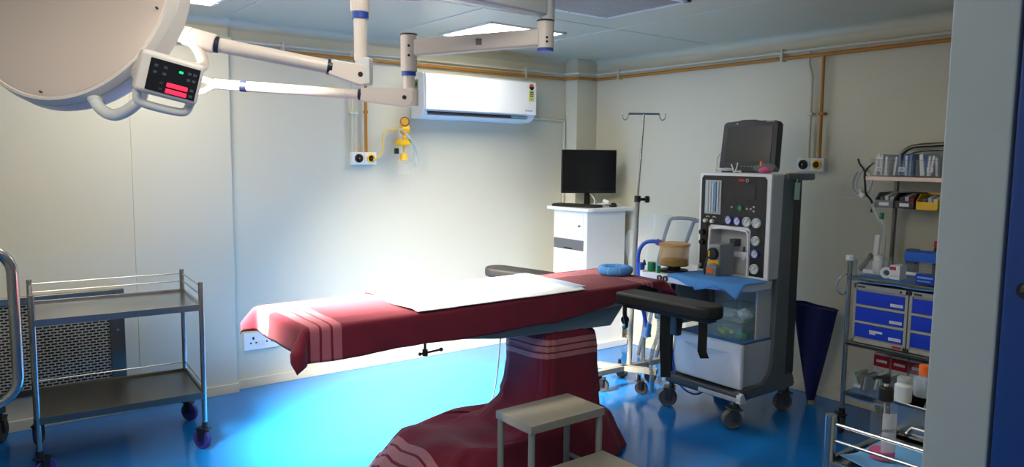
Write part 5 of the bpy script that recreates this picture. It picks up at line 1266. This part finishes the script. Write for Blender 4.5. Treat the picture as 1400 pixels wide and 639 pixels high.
# steel instrument box
t = thing('instrument_box', 'open stainless instrument box with wire handle on the front trolley', 'box', (2.14, .78, ZTR))
b = MB(); x0, x1, y0, y1, z0, z1 = 2.055, 2.235, .60, .955, ZTR + .002, .838; w = .003
b.box(x0, x1, y0, y1, z0, z0 + w)
for a in ((x0, x1, y0, y0 + w), (x0, x1, y1 - w, y1), (x0, x0 + w, y0, y1), (x1 - w, x1, y0, y1)): b.box(a[0], a[1], a[2], a[3], z0, z1)
b.tube([(x0, y0, z1), (x1, y0, z1), (x1, y1, z1), (x0, y1, z1)], .005, 8, closed=True); b.build('box_body', STEEL, t)
b = MB(); b.tube([(x0 - .002, .905, .752), (x0 - .012, .90, .765), (x0 - .016, .885, .783), (x0 - .016, .80, .783), (x0 - .012, .785, .765), (x0 - .002, .78, .752), (x0 - .012, .80, .755), (x0 - .012, .89, .755)], .0035, 8, closed=True); b.build('handle', CHROME, t)
b = MB(); b.grid(40, 24, sack((2.14, .80, .825), .07, .095, .03, 6), 0, closed_u=True); tag(b.build('gauze', TAUPE, origin=(2.14, .8, .82)), 'grey brown mesh gauze heaped in the stainless instrument box', 'gauze')
jar(2.082, .932, .838, .0225, .055, mat('frost_white', (222, 226, 230), .3, alpha=.85), FROST, 'frosted white flask standing on the instrument box edge', 'flask', 'flask', .7, .012)
jar(2.18, .918, .838, .029, .062, MATS['bottle_haze'], ORANGE, 'clear bottle with orange cap behind the sanitizer bottle', 'bottle', 'bottle', .55, .026)

# ------------------------------------------------------------------ world, camera, colour
w = bpy.data.worlds.new('corridor_ambient'); SC.world = w; w.use_nodes = True
w.node_tree.nodes['Background'].inputs['Color'].default_value = (.80, .88, 1.0, 1)
w.node_tree.nodes['Background'].inputs['Strength'].default_value = .2

cam = bpy.data.cameras.new('camera'); co = bpy.data.objects.new('camera', cam); COL.objects.link(co)
cam.sensor_width = 36; cam.lens = 36 * 1008.3 / 1400; cam.clip_start = .02
rt = V((.797, -.604, .010)); fw = V((.602, .792, -.101))
p_, r_, y_ = R(5.797), R(.596), R(37.21)
fw = V((math.sin(y_) * math.cos(p_), math.cos(y_) * math.cos(p_), -math.sin(p_))); r0 = V((math.cos(y_), -math.sin(y_), 0)); u0 = r0.cross(fw)
rt = r0 * math.cos(r_) + u0 * math.sin(r_); up = u0 * math.cos(r_) - r0 * math.sin(r_)
m = Matrix((rt, up, -fw)).transposed().to_4x4(); m.translation = V((0, 0, 1.5)); co.matrix_world = m
SC.camera = co
SC.view_settings.view_transform = 'Standard'; SC.view_settings.look = 'None'
SC.view_settings.exposure = 0.12; SC.view_settings.gamma = 1.0; SC.view_settings.use_curve_mapping = False
SC.cycles.use_denoising = True
SC.cycles.max_bounces = 10; SC.cycles.transparent_max_bounces = 16
SC.cycles.sample_clamp_indirect = 6
